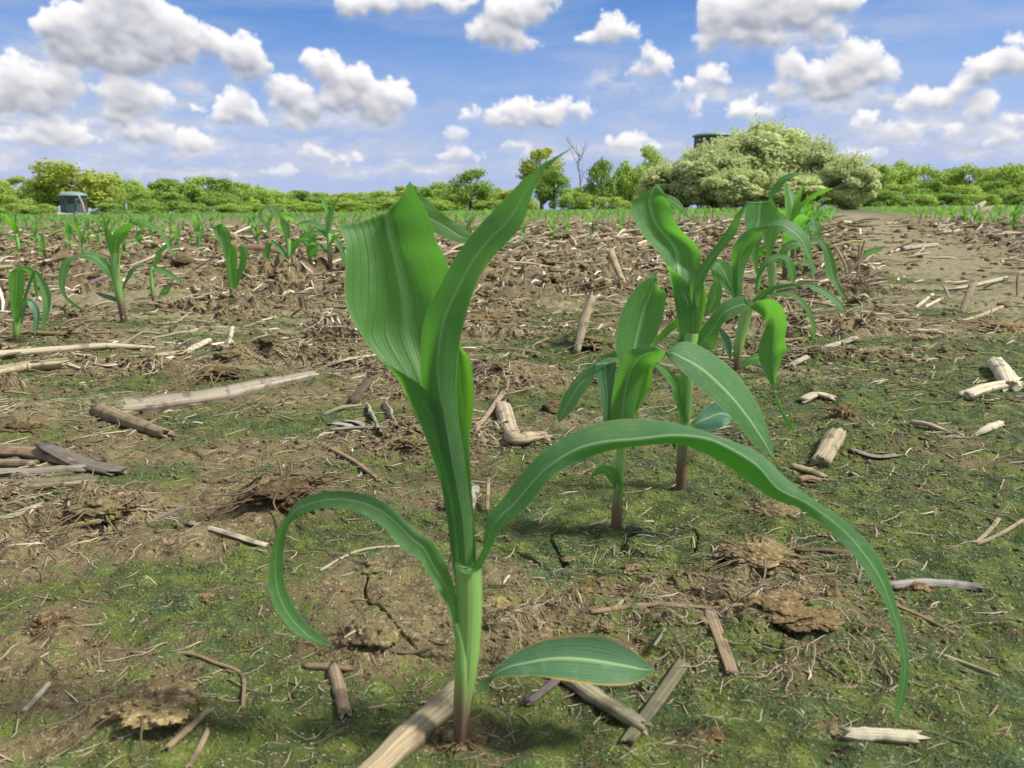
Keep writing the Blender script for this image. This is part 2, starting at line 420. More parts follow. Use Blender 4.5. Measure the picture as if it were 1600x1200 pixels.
class Plant:
    def __init__(s, px, py, label, group=None, name='corn_plant', cat='corn plant'):
        s.base = on_ground(px, py); s.Y = s.base[1]; s.px = px; s.s = scale_at(s.base)
        s.root = tag(empty(name, s.base), label, cat, group)
    def leaf(s, T, rows, yo=0.0, yaw=0.0, tilt=.5, cup=.18, pat=None, mat=None, nr=6, ncs=4, label=None):
        n = max(len(r)//2 for r in rows); G = []
        for r in rows:
            p = [T(r[2*k], r[2*k+1]) for k in range(len(r)//2)]
            if len(p) == 1: p = p*n
            G.append(p)
        G = np.array(G, float); m = len(G); W = []
        for i in range(m):
            f = i/(m-1); w = max(np.linalg.norm(G[i, 0]-G[i, -1]), 4); W.append(w)
        P = np.zeros((m, n, 3))
        for i in range(m):
            f = i/(m-1)
            t = key_interp(tilt, f)[0] if isinstance(tilt, list) else tilt
            pt = key_interp(pat, f) if pat else (np.array([t/2, cup, -t/2]) if n == 3 else np.array([t/2, -t/2]))
            y0 = key_interp(yo, f)[0] if isinstance(yo, list) else yo
            cx = G[i].mean(0)[0]
            for j in range(n):
                P[i, j] = at(G[i, j, 0], G[i, j, 1], s.Y+s.s*(y0+yaw*(cx-s.px)+pt[j]*W[i]))
        P = cr_interp(P, nr)
        P = np.swapaxes(cr_interp(np.swapaxes(P, 0, 1), ncs), 0, 1)
        g = ground_h(P[..., 0].ravel(), P[..., 1].ravel()).reshape(P.shape[:2])
        P[..., 2] = np.maximum(P[..., 2], g+.0008)
        mb = MB().grid(P-s.base)
        o = obj('leaf', mb.mesh('leaf', mat or M_LEAF), s.root)
        if label: o['label'] = label
        return o
    def stalk(s, T, pts, mat=None, yo=0, name='stalk', flat=.85):
        p = [at(*T(q[0], q[1]), s.Y+s.s*yo)-s.base for q in pts]; p = np.array(p); p[0, 2] = min(p[0, 2], -.002)
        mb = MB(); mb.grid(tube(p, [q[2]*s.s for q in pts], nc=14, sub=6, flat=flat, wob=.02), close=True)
        return obj(name, mb.mesh(name, mat or M_STALK), s.root)

A = Plant(720, 1158, 'tallest nearest corn plant with a broad folded blade and a spear leaf')
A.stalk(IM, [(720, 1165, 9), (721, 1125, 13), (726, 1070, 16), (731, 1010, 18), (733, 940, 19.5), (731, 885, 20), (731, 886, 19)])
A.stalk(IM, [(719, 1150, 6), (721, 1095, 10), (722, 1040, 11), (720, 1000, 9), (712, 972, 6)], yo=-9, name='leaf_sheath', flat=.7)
A.leaf(IM, [(741, 925, 714, 925, 718, 920, 735, 920, 742, 922), (744, 882, 709, 884, 714, 878, 732, 876, 744, 880), (743, 850, 705, 853, 710, 845, 730, 840, 743, 845), (739, 810, 701, 812, 704, 800, 727, 795, 740, 802), (731, 755, 691, 760, 697, 750, 722, 745, 736, 750),
            (718, 690, 667, 690, 685, 675, 714, 670, 730, 670), (696, 645, 645, 640, 672, 615, 700, 610, 722, 610), (655, 600, 620, 590, 655, 570, 690, 560, 715, 550),
            (590, 556, 575, 530, 640, 520, 680, 510, 706, 500), (542, 480, 580, 475, 634, 470, 672, 462, 702, 455), (540, 412, 580, 410, 621, 410, 660, 411, 700, 414),
            (539, 380, 575, 378, 612, 375, 648, 375, 683, 378), (532, 360, 570, 356, 607, 350, 640, 342, 668, 334), (533, 350, 565, 345, 604, 330, 628, 308, 640, 284),
            (545, 352, 575, 350, 608, 338, 634, 316, 652, 298), (640, 356, 648, 348, 654, 337, 660, 325, 664, 309), (677, 364, 682, 358, 688, 350, 694, 342, 700, 340), (712, 378, 716, 374, 720, 370, 724, 364, 728, 359),
            (738, 380, 740, 377, 743, 374, 746, 371, 748, 369), (785, 382, 785, 380, 785, 379, 785, 378, 785, 377), (829, 382)],
       yo=[(0, 0), (.55, 14), (.66, 22), (.72, 60), (.8, 95), (1, 130)],
       pat=[(0, [-.15, -.1, .2, .2, .1]), (.06, [-.5, -.3, .3, .4, .1]), (.28, [-.35, -.05, .35, .4, .15]), (.4, [-.12, .1, .28, .28, .14]), (.62, [0, .12, .2, .14, .04]), (.72, [0, .05, .1, .05, 0]), (1, [-.3, -.1, 0, .1, .3])], nr=5, ncs=4)
A.leaf(IM, [(722, 890, 728, 890, 738, 890), (716, 820, 724, 820, 738, 818), (708, 770, 716, 770, 732, 770), (690, 705, 704, 705, 724, 705), (676, 650, 695, 650, 716, 652), (659, 597, 685, 597, 713, 604), (657, 552, 685, 552, 716, 556), (664, 495, 694, 500, 723, 513),
            (687, 448, 713, 456, 736, 467), (711, 403, 735, 414, 754, 424), (737, 366, 762, 377, 786, 384), (774, 326, 797, 341, 814, 354), (811, 287, 823, 297, 831, 307), (838, 264, 843, 267, 847, 270), (863, 248, 866, 249, 868, 251), (898, 228)],
       yo=[(0, -8), (.3, -4), (.6, -30), (1, -75)], pat=[(0, [.1, -.25, .1]), (.4, [.2, -.12, .12]), (.7, [.35, .0, -.3]), (1, [.2, 0, -.2])])
A.leaf(IM, [(722, 890, 730, 890, 742, 890), (719, 820, 727, 820, 739, 818), (715, 770, 723, 770, 736, 770), (710, 690, 722, 690, 734, 690), (708, 640, 725, 640, 739, 642), (708, 590, 725, 588, 740, 600), (711, 555, 722, 556, 734, 562), (716, 538, 717, 539, 719, 541)], yo=24, tilt=.1, cup=.2, mat=M_LEAFY)
A.leaf(IM, [(716, 884, 718, 889, 720, 893), (727, 887, 730, 892, 734, 897), (741, 880, 745, 886, 750, 890), (754, 858, 757, 862, 763, 866), (761, 812, 772, 818, 785, 826), (789, 775, 805, 785, 822, 793), (821, 733, 837, 748, 851, 757), (849, 705, 866, 722, 880, 733), (886, 681, 905, 700, 925, 713),
            (927, 663, 946, 690, 963, 702), (973, 655, 993, 686, 1008, 696), (1020, 656, 1048, 680, 1058, 694), (1058, 662, 1082, 681, 1088, 703), (1100, 673, 1113, 687, 1119, 717), (1146, 690, 1150, 705, 1142, 732), (1189, 710, 1185, 728, 1168, 752), (1229, 748, 1217, 764, 1206, 778),
            (1268, 778, 1263, 787, 1254, 797), (1324, 817, 1316, 827, 1305, 838), (1366, 859, 1352, 868, 1338, 874), (1388, 903, 1376, 905, 1363, 908), (1401, 948, 1393, 948, 1385, 948), (1414, 995, 1407, 995, 1400, 995),
            (1421, 1041, 1414, 1041, 1407, 1041), (1416, 1083, 1409, 1083, 1402, 1083), (1407, 1111, 1402, 1113, 1398, 1116), (1399, 1143)],
       yo=[(0, -22), (.08, -18), (.15, -16), (.4, -30), (.7, -18), (1, -52)], pat=[(0, [.2, .25, -.2]), (.22, [.9, .2, -.35]), (.32, [1.1, 0, .1]), (.55, [1.1, -.1, .45]), (.62, [.5, -.1, .2]), (.75, [.35, .1, -.3]), (1, [.3, 0, -.3])], nr=5)
A.leaf(C2, [(672, 715, 684, 722, 697, 715), (652, 650, 668, 640, 680, 600), (624, 600, 642, 575, 662, 540), (590, 545, 608, 520, 632, 475), (553, 482, 572, 452, 600, 425), (510, 462, 528, 415, 548, 395), (472, 424, 485, 370, 498, 345),
            (425, 372, 430, 325, 438, 293), (362, 334, 360, 295, 358, 264), (292, 314, 285, 283, 280, 255), (222, 316, 218, 290, 205, 265), (155, 336, 148, 312, 138, 292), (120, 362, 112, 348, 106, 340), (106, 388, 90, 380, 74, 392), (99, 425, 75, 430, 58, 438), (92, 490, 66, 495, 45, 505), (96, 560, 70, 575, 44, 580), (122, 635, 92, 645, 62, 645), (168, 700, 138, 712, 108, 715), (220, 747, 195, 760, 165, 760), (264, 787)],
       yo=[(0, -12), (.3, 5), (.6, 25), (1, 5)], pat=[(0, [-.2, .1, .3]), (.3, [-.3, .2, .75]), (.55, [-.35, .15, .8]), (.65, [.2, .1, -.2]), (1, [.3, .1, -.3])])
A.leaf(IM, [(741, 1076, 745, 1080, 749, 1084), (757, 1064, 760, 1067, 764, 1070), (769, 1050, 772, 1054, 776, 1058), (790, 1030, 795, 1042, 801, 1057), (820, 1012, 826, 1035, 835, 1056), (860, 996, 865, 1029, 872, 1062), (902, 989, 906, 1030, 911, 1068), (942, 994, 944, 1035, 946, 1071), (976, 1008, 979, 1041, 980, 1070), (1003, 1027, 1004, 1046, 1004, 1061), (1023, 1047)],
       yo=[(0, -4), (1, -10)], tilt=.95, cup=.05, mat=M_LEAFW, label='low oval leaf with a scorched orange rim')
B = Plant(1065, 762, 'second corn plant of the main row, its right leaf twisting down in a broad drop')
B.stalk(IM, [(1064, 766, 8), (1065, 725, 8), (1067, 690, 8), (1070, 650, 9), (1072, 610, 10), (1076, 560, 12), (1080, 520, 11)])
B.leaf(C3, [(712, 800, 645, 795, 660, 795, 700, 790, 715, 785), (718, 730, 643, 730, 655, 720, 690, 710, 717, 700), (725, 645, 630, 640, 650, 620, 700, 610, 722, 600), (695, 562, 614, 565, 655, 550, 690, 545, 705, 530), (650, 510, 602, 500, 645, 495, 685, 515, 712, 505),
            (586, 458, 592, 460, 640, 455, 690, 468, 724, 470), (552, 405, 578, 402, 628, 400, 690, 400, 735, 430), (505, 355, 535, 352, 590, 345, 650, 350, 714, 377), (472, 305, 500, 300, 550, 295, 600, 300, 655, 322), (446, 255, 470, 250, 530, 245, 580, 250, 620, 270), (442, 212, 470, 205, 520, 200, 570, 200, 610, 225),
            (478, 177, 500, 172, 530, 165, 560, 162, 592, 185), (528, 145, 537, 139, 546, 130, 555, 134, 566, 150), (545, 140, 550, 136, 556, 134, 562, 136, 568, 148), (575, 188, 578, 182, 582, 177, 585, 172, 588, 168), (612, 218, 615, 208, 618, 198, 620, 188, 622, 181), (640, 240, 643, 230, 646, 222, 649, 214, 651, 206), (672, 262, 673, 258, 674, 254, 675, 250, 676, 246), (703, 292)],
       yo=[(0, 0), (.5, 5), (.64, 10), (.75, 40), (1, 55)], pat=[(0, [-.5, -.3, .25, .4, .1]), (.2, [-.35, -.05, .35, .4, .15]), (.32, [-.12, .1, .28, .28, .14]), (.6, [0, .12, .2, .14, .04]), (1, [-.3, -.1, 0, .1, .3])])
B.leaf(C3, [(700, 640, 712, 640, 722, 640), (688, 560, 710, 570, 727, 590), (697, 515, 720, 525, 743, 545), (725, 475, 745, 485, 768, 488), (770, 415, 787, 425, 804, 430), (815, 355, 830, 370, 844, 378), (850, 305, 866, 320, 882, 330), (878, 258, 888, 270, 898, 276), (905, 226, 912, 232, 919, 228), (936, 198)], yo=[(0, -6), (1, -20)], pat=[(0, [.1, -.2, .1]), (.5, [.3, 0, -.2]), (1, [.3, 0, -.3])])
B.leaf(C3, [(710, 790, 715, 790, 722, 780), (715, 700, 728, 700, 742, 690), (722, 620, 738, 620, 757, 610), (735, 560, 745, 555, 752, 560), (742, 537)], yo=12, tilt=.1, mat=M_LEAFY)
B.leaf(P1, [(893, 485, 925, 495, 955, 505), (915, 430, 960, 450, 1010, 505), (945, 372, 990, 410, 1042, 450), (1000, 300, 1033, 345, 1058, 378), (1060, 225, 1078, 280, 1086, 336), (1120, 190, 1135, 245, 1150, 300), (1200, 172, 1205, 222, 1207, 266), (1232, 206, 1235, 232, 1237, 250), (1252, 231, 1256, 242, 1260, 254), (1300, 202, 1298, 235, 1293, 272), (1345, 191, 1340, 240, 1325, 300), (1395, 191, 1370, 265, 1344, 325), (1440, 228, 1400, 300, 1346, 355), (1469, 285, 1410, 350, 1330, 402), (1478, 360, 1405, 410, 1308, 460), (1466, 438, 1395, 480, 1300, 520), (1479, 496, 1395, 540, 1306, 575), (1450, 560, 1390, 610, 1330, 637), (1420, 640, 1390, 670, 1358, 692), (1410, 700, 1398, 715, 1382, 728), (1402, 745, 1398, 750, 1392, 757), (1427, 830, 1420, 835, 1414, 840), (1462, 900, 1453, 910, 1444, 910), (1507, 960, 1490, 975, 1473, 970), (1524, 1028)],
       yo=[(0, -5), (.3, -25), (.6, -35), (1, -45)], pat=[(0, [.3, .25, -.3]), (.25, [.8, .2, -.3]), (.34, [.2, .1, 0]), (.45, [-.5, .1, .4]), (.65, [-.1, .3, .1]), (1, [0, .1, 0])], nr=5)
B.leaf(P1, [(878, 990, 884, 995, 888, 1000), (925, 915, 930, 955, 940, 1006), (980, 860, 1000, 925, 1015, 1012), (1040, 832, 1058, 905, 1072, 992), (1100, 866, 1105, 912, 1112, 968), (1137, 935)], tilt=.9, yo=-5, mat=M_LEAFB, label='low leaf near the soil with a pale reflective sheen')
B.leaf(P1, [(830, 960, 845, 965, 866, 950), (800, 880, 820, 885, 845, 880), (768, 815, 800, 805, 838, 790), (755, 740, 785, 720, 822, 702), (720, 682, 740, 660, 762, 648), (690, 648, 700, 625, 712, 605), (655, 612, 655, 598, 652, 582), (610, 610, 612, 596, 616, 580)], yo=[(0, -10), (1, -20)], tilt=.5, pat=[(0, [-.2, .2, -.2]), (1, [-.5, .2, .5])])
B.leaf(P1, [(800, 362, 802, 340, 800, 316), (760, 390, 757, 360, 752, 334), (715, 432, 708, 408, 700, 388), (680, 462, 672, 445, 662, 432), (652, 488, 645, 482, 638, 472), (622, 515)], yo=[(0, 10), (1, 25)], tilt=-.5, mat=M_LEAFY)

Cc = Plant(963, 826, 'short corn plant between the two nearest ones, its upright oval blade nicked at the tip')
Cc.stalk(IM, [(963, 830, 9), (964, 795, 8), (967, 750, 7), (970, 710, 7), (974, 670, 9), (982, 620, 11)])
Cc.leaf(P1, [(445, 700, 462, 700, 482, 690), (428, 600, 470, 590, 520, 580), (411, 510, 520, 510, 600, 510), (411, 420, 540, 430, 657, 430), (428, 320, 565, 330, 697, 325), (460, 235, 590, 240, 718, 222), (500, 165, 622, 162, 723, 150), (550, 103, 640, 108, 688, 128), (600, 65, 640, 75, 667, 90), (625, 52, 642, 50, 662, 48), (612, 35, 622, 32, 634, 32), (596, 10)], yo=[(0, 5), (.7, 25), (.85, 30), (1, 45)], tilt=-.1, cup=.2)
Cc.leaf(P1, [(375, 1050, 450, 1050, 520, 1050), (376, 900, 450, 900, 528, 880), (388, 770, 465, 770, 545, 785), (412, 660, 490, 670, 572, 680), (445, 575, 520, 600, 605, 625), (490, 518, 555, 555, 640, 595), (550, 492, 610, 525, 672, 580), (640, 489, 672, 520, 700, 562), (690, 502, 708, 525, 719, 547), (723, 520, 725, 531, 728, 543), (775, 480, 768, 525, 755, 588), (830, 456, 822, 555, 800, 624), (900, 467, 890, 590, 858, 672), (980, 510, 965, 640, 933, 747), (1080, 579, 1055, 722, 1012, 817), (1160, 651, 1145, 815, 1092, 887), (1241, 760, 1225, 915, 1153, 957), (1311, 880, 1290, 1010, 1212, 1027), (1353, 985, 1335, 1080, 1273, 1097), (1383, 1090, 1370, 1140, 1333, 1145), (1405, 1188)],
        yo=[(0, -10), (.3, -40), (.45, -55), (.7, -50), (1, -45)], pat=[(0, [.15, -.3, .15]), (.25, [-.2, -.2, .3]), (.44, [0, 0, 0]), (.5, [.4, -.12, -.3]), (.75, [.6, -.12, -.4]), (1, [.3, 0, -.3])], nr=5)
Cc.leaf(P1, [(408, 515, 420, 545, 432, 585), (340, 543, 350, 568, 362, 595), (280, 583, 285, 612, 284, 655), (215, 628, 235, 668, 257, 708), (150, 690, 180, 730, 216, 766), (100, 765, 135, 800, 176, 826), (61, 845, 95, 870, 136, 886), (41, 922, 65, 928, 92, 930), (52, 964)], yo=[(0, 10), (1, -10)], tilt=.9, cup=0)
Cc.leaf(P1, [(345, 1080, 360, 1080, 380, 1080), (330, 950, 358, 950, 385, 945), (325, 850, 355, 850, 388, 850), (316, 780, 355, 775, 395, 770), (290, 700, 345, 690, 402, 680), (283, 640, 345, 630, 412, 620), (282, 592, 345, 586, 410, 575), (290, 588, 345, 578, 408, 545)], yo=[(0, -5), (.9, 0), (1, 20)], tilt=0, cup=.12, mat=M_LEAFB, label='leaf base with a whitish reflective sheen')
Cc.leaf(P1, [(490, 960, 510, 940, 530, 920), (528, 860, 560, 825, 592, 802), (545, 760, 588, 750, 624, 742), (565, 680, 604, 672, 637, 662), (590, 615, 618, 603, 646, 588), (630, 555, 640, 550, 655, 545)], yo=-2, tilt=.1, mat=M_LEAFY)
Cc.leaf(C4, [(327, 290, 316, 284, 304, 276), (327, 245, 312, 252, 297, 258), (312, 208, 295, 222, 277, 230), (290, 190, 276, 205, 264, 216), (262, 187, 254, 202, 248, 217), (236, 199, 232, 210, 230, 224), (215, 233)], yo=-8, tilt=-.6)

D = Plant(1152, 579, 'third corn plant of the main row, its tall arching leaves crossing')
D.stalk(IM, [(1152, 582, 5), (1152, 560, 6), (1155, 535, 8), (1162, 505, 9), (1170, 470, 9)])
D.leaf(Q1, [(475, 1290, 500, 1290, 525, 1290), (470, 1200, 500, 1200, 528, 1200), (460, 1080, 500, 1080, 537, 1060), (444, 950, 500, 960, 552, 970), (439, 860, 510, 880, 587, 880), (458, 775, 540, 800, 630, 790), (495, 713, 575, 745, 667, 725), (560, 648, 630, 690, 702, 680), (640, 618, 680, 650, 722, 647), (733, 605, 740, 612, 747, 618), (795, 565, 800, 592, 800, 625), (880, 551, 875, 600, 858, 645), (960, 573, 940, 640, 923, 687), (1040, 638, 1000, 690, 983, 727), (1089, 713, 1050, 760, 1033, 777), (1105, 790, 1080, 840, 1063, 842), (1123, 910, 1108, 920, 1086, 922), (1136, 1000, 1125, 1005, 1110, 1002), (1137, 1054)],
       yo=[(0, 0), (.45, -40), (1, -60)], pat=[(0, [.15, -.2, .15]), (.3, [-.3, -.1, .3]), (.5, [.1, 0, 0]), (.65, [.6, -.05, -.4]), (1, [.3, 0, -.3])])
D.leaf(Q1, [(640, 1000, 650, 1000, 662, 1000), (600, 800, 640, 800, 672, 790), (570, 640, 650, 640, 732, 640), (552, 560, 668, 560, 801, 560), (560, 480, 675, 485, 796, 485), (578, 425, 680, 430, 784, 425), (592, 400, 690, 402, 772, 388), (600, 410, 690, 412, 765, 398)], yo=[(0, 10), (.85, 20), (1, 45)], tilt=0, cup=.12)
D.leaf(Q1, [(468, 1260, 480, 1260, 492, 1250), (438, 1180, 460, 1170, 480, 1150), (378, 1120, 420, 1080, 466, 1010), (320, 1010, 370, 970, 430, 923), (284, 960, 320, 915, 370, 883), (261, 945, 275, 925, 300, 888), (280, 1010, 300, 1000, 330, 980), (292, 1070, 320, 1080, 355, 1080), (270, 1110, 310, 1120, 362, 1110), (245, 1195, 300, 1206, 362, 1195), (218, 1315, 260, 1306, 320, 1286), (213, 1366)], yo=[(0, -6), (.4, -20), (.5, 0), (1, -5)], pat=[(0, [-.1, .2, .1]), (.4, [-.4, .15, .4]), (.5, [.1, .1, .1]), (1, [0, .15, .1])])
D.leaf(Q2, [(588, 185, 620, 182, 652, 165), (640, 128, 690, 130, 717, 145), (700, 73, 740, 85, 767, 88), (780, 38, 810, 50, 832, 64), (880, 22, 900, 38, 922, 54), (960, 18, 970, 35, 977, 50), (1010, 10, 1020, 22, 1010, 34), (1080, 6, 1080, 22, 1070, 40), (1175, 36, 1160, 55, 1138, 80), (1270, 86, 1245, 105, 1218, 120), (1340, 150, 1315, 165, 1288, 177), (1380, 200, 1362, 215, 1343, 230), (1388, 264)], yaw=-.2, tilt=.6)
D.leaf(Q2, [(660, 175, 672, 172, 690, 165), (700, 148, 720, 146, 745, 146), (790, 98, 790, 112, 790, 128), (900, 78, 900, 95, 900, 115), (985, 103, 980, 120, 973, 137), (1062, 175, 1050, 190, 1036, 202), (1114, 260, 1100, 270, 1083, 282), (1139, 350, 1122, 360, 1106, 372), (1144, 430, 1130, 440, 1116, 440), (1117, 520, 1110, 525, 1103, 525), (1098, 595)], yo=15, yaw=.1, tilt=.6)
D.leaf(Q2, [(486, 750, 490, 752, 494, 756), (530, 678, 540, 692, 550, 717), (590, 623, 600, 647, 612, 682), (660, 598, 680, 630, 702, 672), (720, 618, 730, 640, 737, 657), (765, 660)], tilt=.7, mat=M_LEAFY, yo=-3)
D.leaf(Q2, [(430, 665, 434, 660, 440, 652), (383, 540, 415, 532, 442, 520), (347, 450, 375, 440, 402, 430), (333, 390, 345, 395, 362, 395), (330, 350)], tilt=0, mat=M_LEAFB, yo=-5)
D.leaf(Q1, [(635, 1150, 655, 1140, 672, 1120), (655, 1000, 680, 1010, 707, 990), (685, 930, 710, 945, 747, 932), (740, 863, 760, 890, 787, 897), (830, 840, 840, 860, 847, 877), (900, 848, 890, 865, 878, 882), (950, 895, 920, 905, 893, 907), (974, 955, 940, 970, 906, 972), (979, 1030, 955, 1040, 926, 1042), (965, 1080)], yo=-25, yaw=.1, pat=[(0, [.2, .2, -.2]), (.45, [.6, .1, -.4]), (1, [0, .15, 0])])

E = Plant(1207, 470, 'fourth corn plant of the main row, its top leaf a thin hook')
E.stalk(IM, [(1207, 473, 4), (1207, 455, 5), (1206, 430, 6), (1203, 400, 7)])
E.leaf(Q1, [(760, 960, 772, 960, 785, 950), (735, 860, 757, 860, 777, 840), (720, 760, 760, 760, 806, 750), (714, 680, 770, 680, 829, 680), (758, 560, 800, 570, 843, 580), (788, 480, 815, 490, 840, 500), (760, 400, 777, 410, 802, 420), (754, 370, 770, 372, 789, 372), (777, 295, 800, 305, 829, 312), (834, 215, 850, 245, 887, 245), (915, 169, 925, 190, 946, 204), (1000, 158, 1005, 168, 1011, 177), (1100, 169, 1100, 175, 1100, 181), (1228, 196)], yo=[(0, 0), (1, -25)], pat=[(0, [.1, .2, .1]), (.6, [.1, .1, .1]), (.75, [.5, 0, -.3]), (1, [.4, 0, -.3])])
E.leaf(Q1, [(985, 800, 990, 800, 1000, 800), (1040, 738, 1045, 750, 1052, 762), (1105, 710, 1110, 718, 1117, 727), (1170, 703, 1165, 725, 1172, 752), (1241, 758, 1225, 785, 1200, 802), (1292, 848, 1255, 860, 1213, 872), (1314, 940, 1270, 950, 1223, 957), (1332, 1040, 1290, 1040, 1253, 1047), (1352, 1095, 1325, 1105, 1303, 1112), (1402, 1190, 1390, 1200, 1373, 1202), (1453, 1272)], yo=[(0, 0), (1, -35)], pat=[(0, [.5, .1, -.3]), (.5, [.1, .2, .1]), (1, [.1, .2, 0])])
E.leaf(Q1, [(820, 960, 830, 950, 840, 960), (835, 830, 860, 840, 890, 850), (900, 740, 915, 770, 935, 800), (975, 720, 985, 745, 995, 770), (1060, 745, 1050, 770, 1040, 790), (1100, 800, 1085, 820, 1060, 830)], yo=-10, tilt=.6)
E.leaf(Q1, [(790, 1060, 800, 1070, 812, 1060), (770, 960, 790, 970, 812, 970), (740, 880, 770, 890, 800, 900), (690, 820, 715, 810, 735, 800), (650, 830)], yo=5, tilt=.2)

L = Plant(26, 532, 'small corn plant at the left frame edge with leaves hanging like a ladle')
L.stalk(R1, [(140, 1230, 22), (138, 1150, 28), (135, 1080, 30)])

def restalk(P, T, pts, k): P.stalk(T, [(x, y, r*k) for x, y, r in pts])
bpy.data.objects.remove(L.root.children[0])
restalk(L, R1, [(140, 1240, 24), (138, 1150, 30), (135, 1070, 34)], .1875)
L.leaf(R1, [(122, 1120, 140, 1110, 157, 1100), (95, 980, 130, 980, 172, 980), (73, 830, 135, 830, 197, 840), (70, 720, 140, 720, 207, 720), (100, 653, 150, 660, 207, 670), (165, 622, 185, 635, 210, 650), (250, 626, 245, 658, 240, 690), (282, 650, 270, 690, 253, 722), (302, 720, 290, 740, 273, 752), (314, 800, 300, 810, 286, 817), (318, 925)], yo=[(0, -5), (.5, 0), (1, 20)], tilt=.1, mat=M_LEAFY)
L.leaf(R1, [(160, 1000, 175, 1000, 190, 990), (220, 800, 235, 800, 250, 800), (283, 653, 290, 665, 294, 682), (332, 680, 320, 710, 310, 732), (377, 745, 350, 780, 328, 792), (412, 810, 375, 850, 348, 860), (427, 890, 390, 930, 360, 940), (414, 990, 385, 1010, 353, 1030), (387, 1070, 368, 1080, 348, 1100), (352, 1172)], yo=[(0, 10), (1, -20)], tilt=.3)
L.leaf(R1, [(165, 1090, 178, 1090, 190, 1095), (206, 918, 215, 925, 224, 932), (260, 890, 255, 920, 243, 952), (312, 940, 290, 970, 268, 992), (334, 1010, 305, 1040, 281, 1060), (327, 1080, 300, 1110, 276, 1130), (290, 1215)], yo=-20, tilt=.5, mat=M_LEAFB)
L.leaf(R1, [(128, 1095, 140, 1090, 152, 1085), (118, 1020, 150, 1020, 187, 1000), (128, 950, 170, 950, 207, 930), (165, 913, 185, 911, 210, 908)], yo=-15, tilt=0, mat=M_LEAFY)

Lb = Plant(194, 503, 'tall corn plant at the left with long leaves arching both ways')
restalk(Lb, R1, [(1038, 1095, 26), (1015, 970, 30), (988, 840, 33), (965, 720, 36), (958, 600, 38), (966, 500, 38)], .1875)
Lb.leaf(R1, [(930, 560, 945, 560, 962, 550), (893, 450, 915, 440, 937, 420), (869, 350, 897, 350, 932, 350), (871, 280, 885, 290, 906, 300), (861, 203)], yo=6, tilt=.1)
Lb.leaf(R1, [(938, 620, 965, 620, 987, 600), (923, 480, 960, 480, 997, 470), (919, 400, 970, 400, 1022, 410), (950, 338, 1010, 340, 1072, 345), (1010, 287, 1060, 295, 1092, 302), (1080, 257, 1095, 262, 1110, 277), (1150, 231, 1150, 250, 1150, 283), (1230, 238, 1220, 265, 1210, 298), (1312, 288, 1300, 305, 1283, 312), (1372, 350, 1355, 360, 1338, 355), (1412, 430, 1395, 435, 1378, 430), (1447, 500, 1430, 500, 1416, 495), (1468, 545)], yo=[(0, -5), (1, -25)], pat=[(0, [.1, .15, .1]), (.4, [-.2, .1, .3]), (.55, [.5, 0, -.4]), (1, [.3, 0, -.3])], mat=M_LEAFY)
Lb.leaf(R1, [(967, 770, 955, 755, 945, 735), (930, 648, 910, 670, 888, 692), (882, 563, 855, 600, 818, 627), (820, 513, 800, 550, 778, 587), (740, 498, 735, 530, 723, 562), (660, 523, 660, 536, 655, 550), (600, 538, 600, 556, 602, 574), (533, 563, 560, 585, 587, 602), (498, 630, 530, 640, 572, 660), (485, 720, 515, 725, 550, 732), (498, 810, 520, 810, 542, 812), (543, 890, 555, 888, 565, 880), (620, 952, 630, 950, 637, 938), (803, 1068)], yo=[(0, -5), (1, -30)], pat=[(0, [.3, .1, -.2]), (.35, [.6, 0, -.4]), (.6, [.1, .1, .1]), (1, [0, .1, 0])])
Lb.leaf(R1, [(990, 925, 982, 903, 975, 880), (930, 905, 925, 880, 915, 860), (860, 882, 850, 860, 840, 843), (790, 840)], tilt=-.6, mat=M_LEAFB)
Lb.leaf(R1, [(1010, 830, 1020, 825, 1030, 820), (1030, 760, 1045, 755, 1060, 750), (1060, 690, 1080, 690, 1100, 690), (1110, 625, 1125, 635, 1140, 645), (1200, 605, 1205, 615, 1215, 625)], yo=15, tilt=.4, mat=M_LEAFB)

Lc = Plant(241, 476, 'thin corn seedling with three narrow leaves just right of the tall left plant')
restalk(Lc, R1, [(1290, 945, 16), (1272, 830, 18), (1262, 700, 18), (1262, 620, 14)], .1875)
Lc.leaf(R1, [(1255, 650, 1265, 650, 1275, 650), (1235, 612, 1238, 625, 1240, 640), (1330, 623, 1325, 645, 1320, 667), (1422, 663, 1410, 685, 1398, 702), (1492, 730, 1485, 740, 1478, 747), (1517, 778)], tilt=.6)
Lc.leaf(R1, [(1258, 665, 1275, 660, 1292, 655), (1283, 560, 1305, 565, 1322, 560), (1308, 500, 1335, 510, 1362, 500), (1358, 450, 1385, 460, 1402, 450), (1418, 400, 1430, 410, 1442, 405), (1467, 362)], tilt=.2, yo=5, mat=M_LEAFY)
Lc.leaf(R1, [(1262, 820, 1255, 820, 1248, 815), (1220, 770, 1212, 765, 1205, 755), (1170, 722, 1160, 728, 1150, 730), (1080, 695)], tilt=.4)

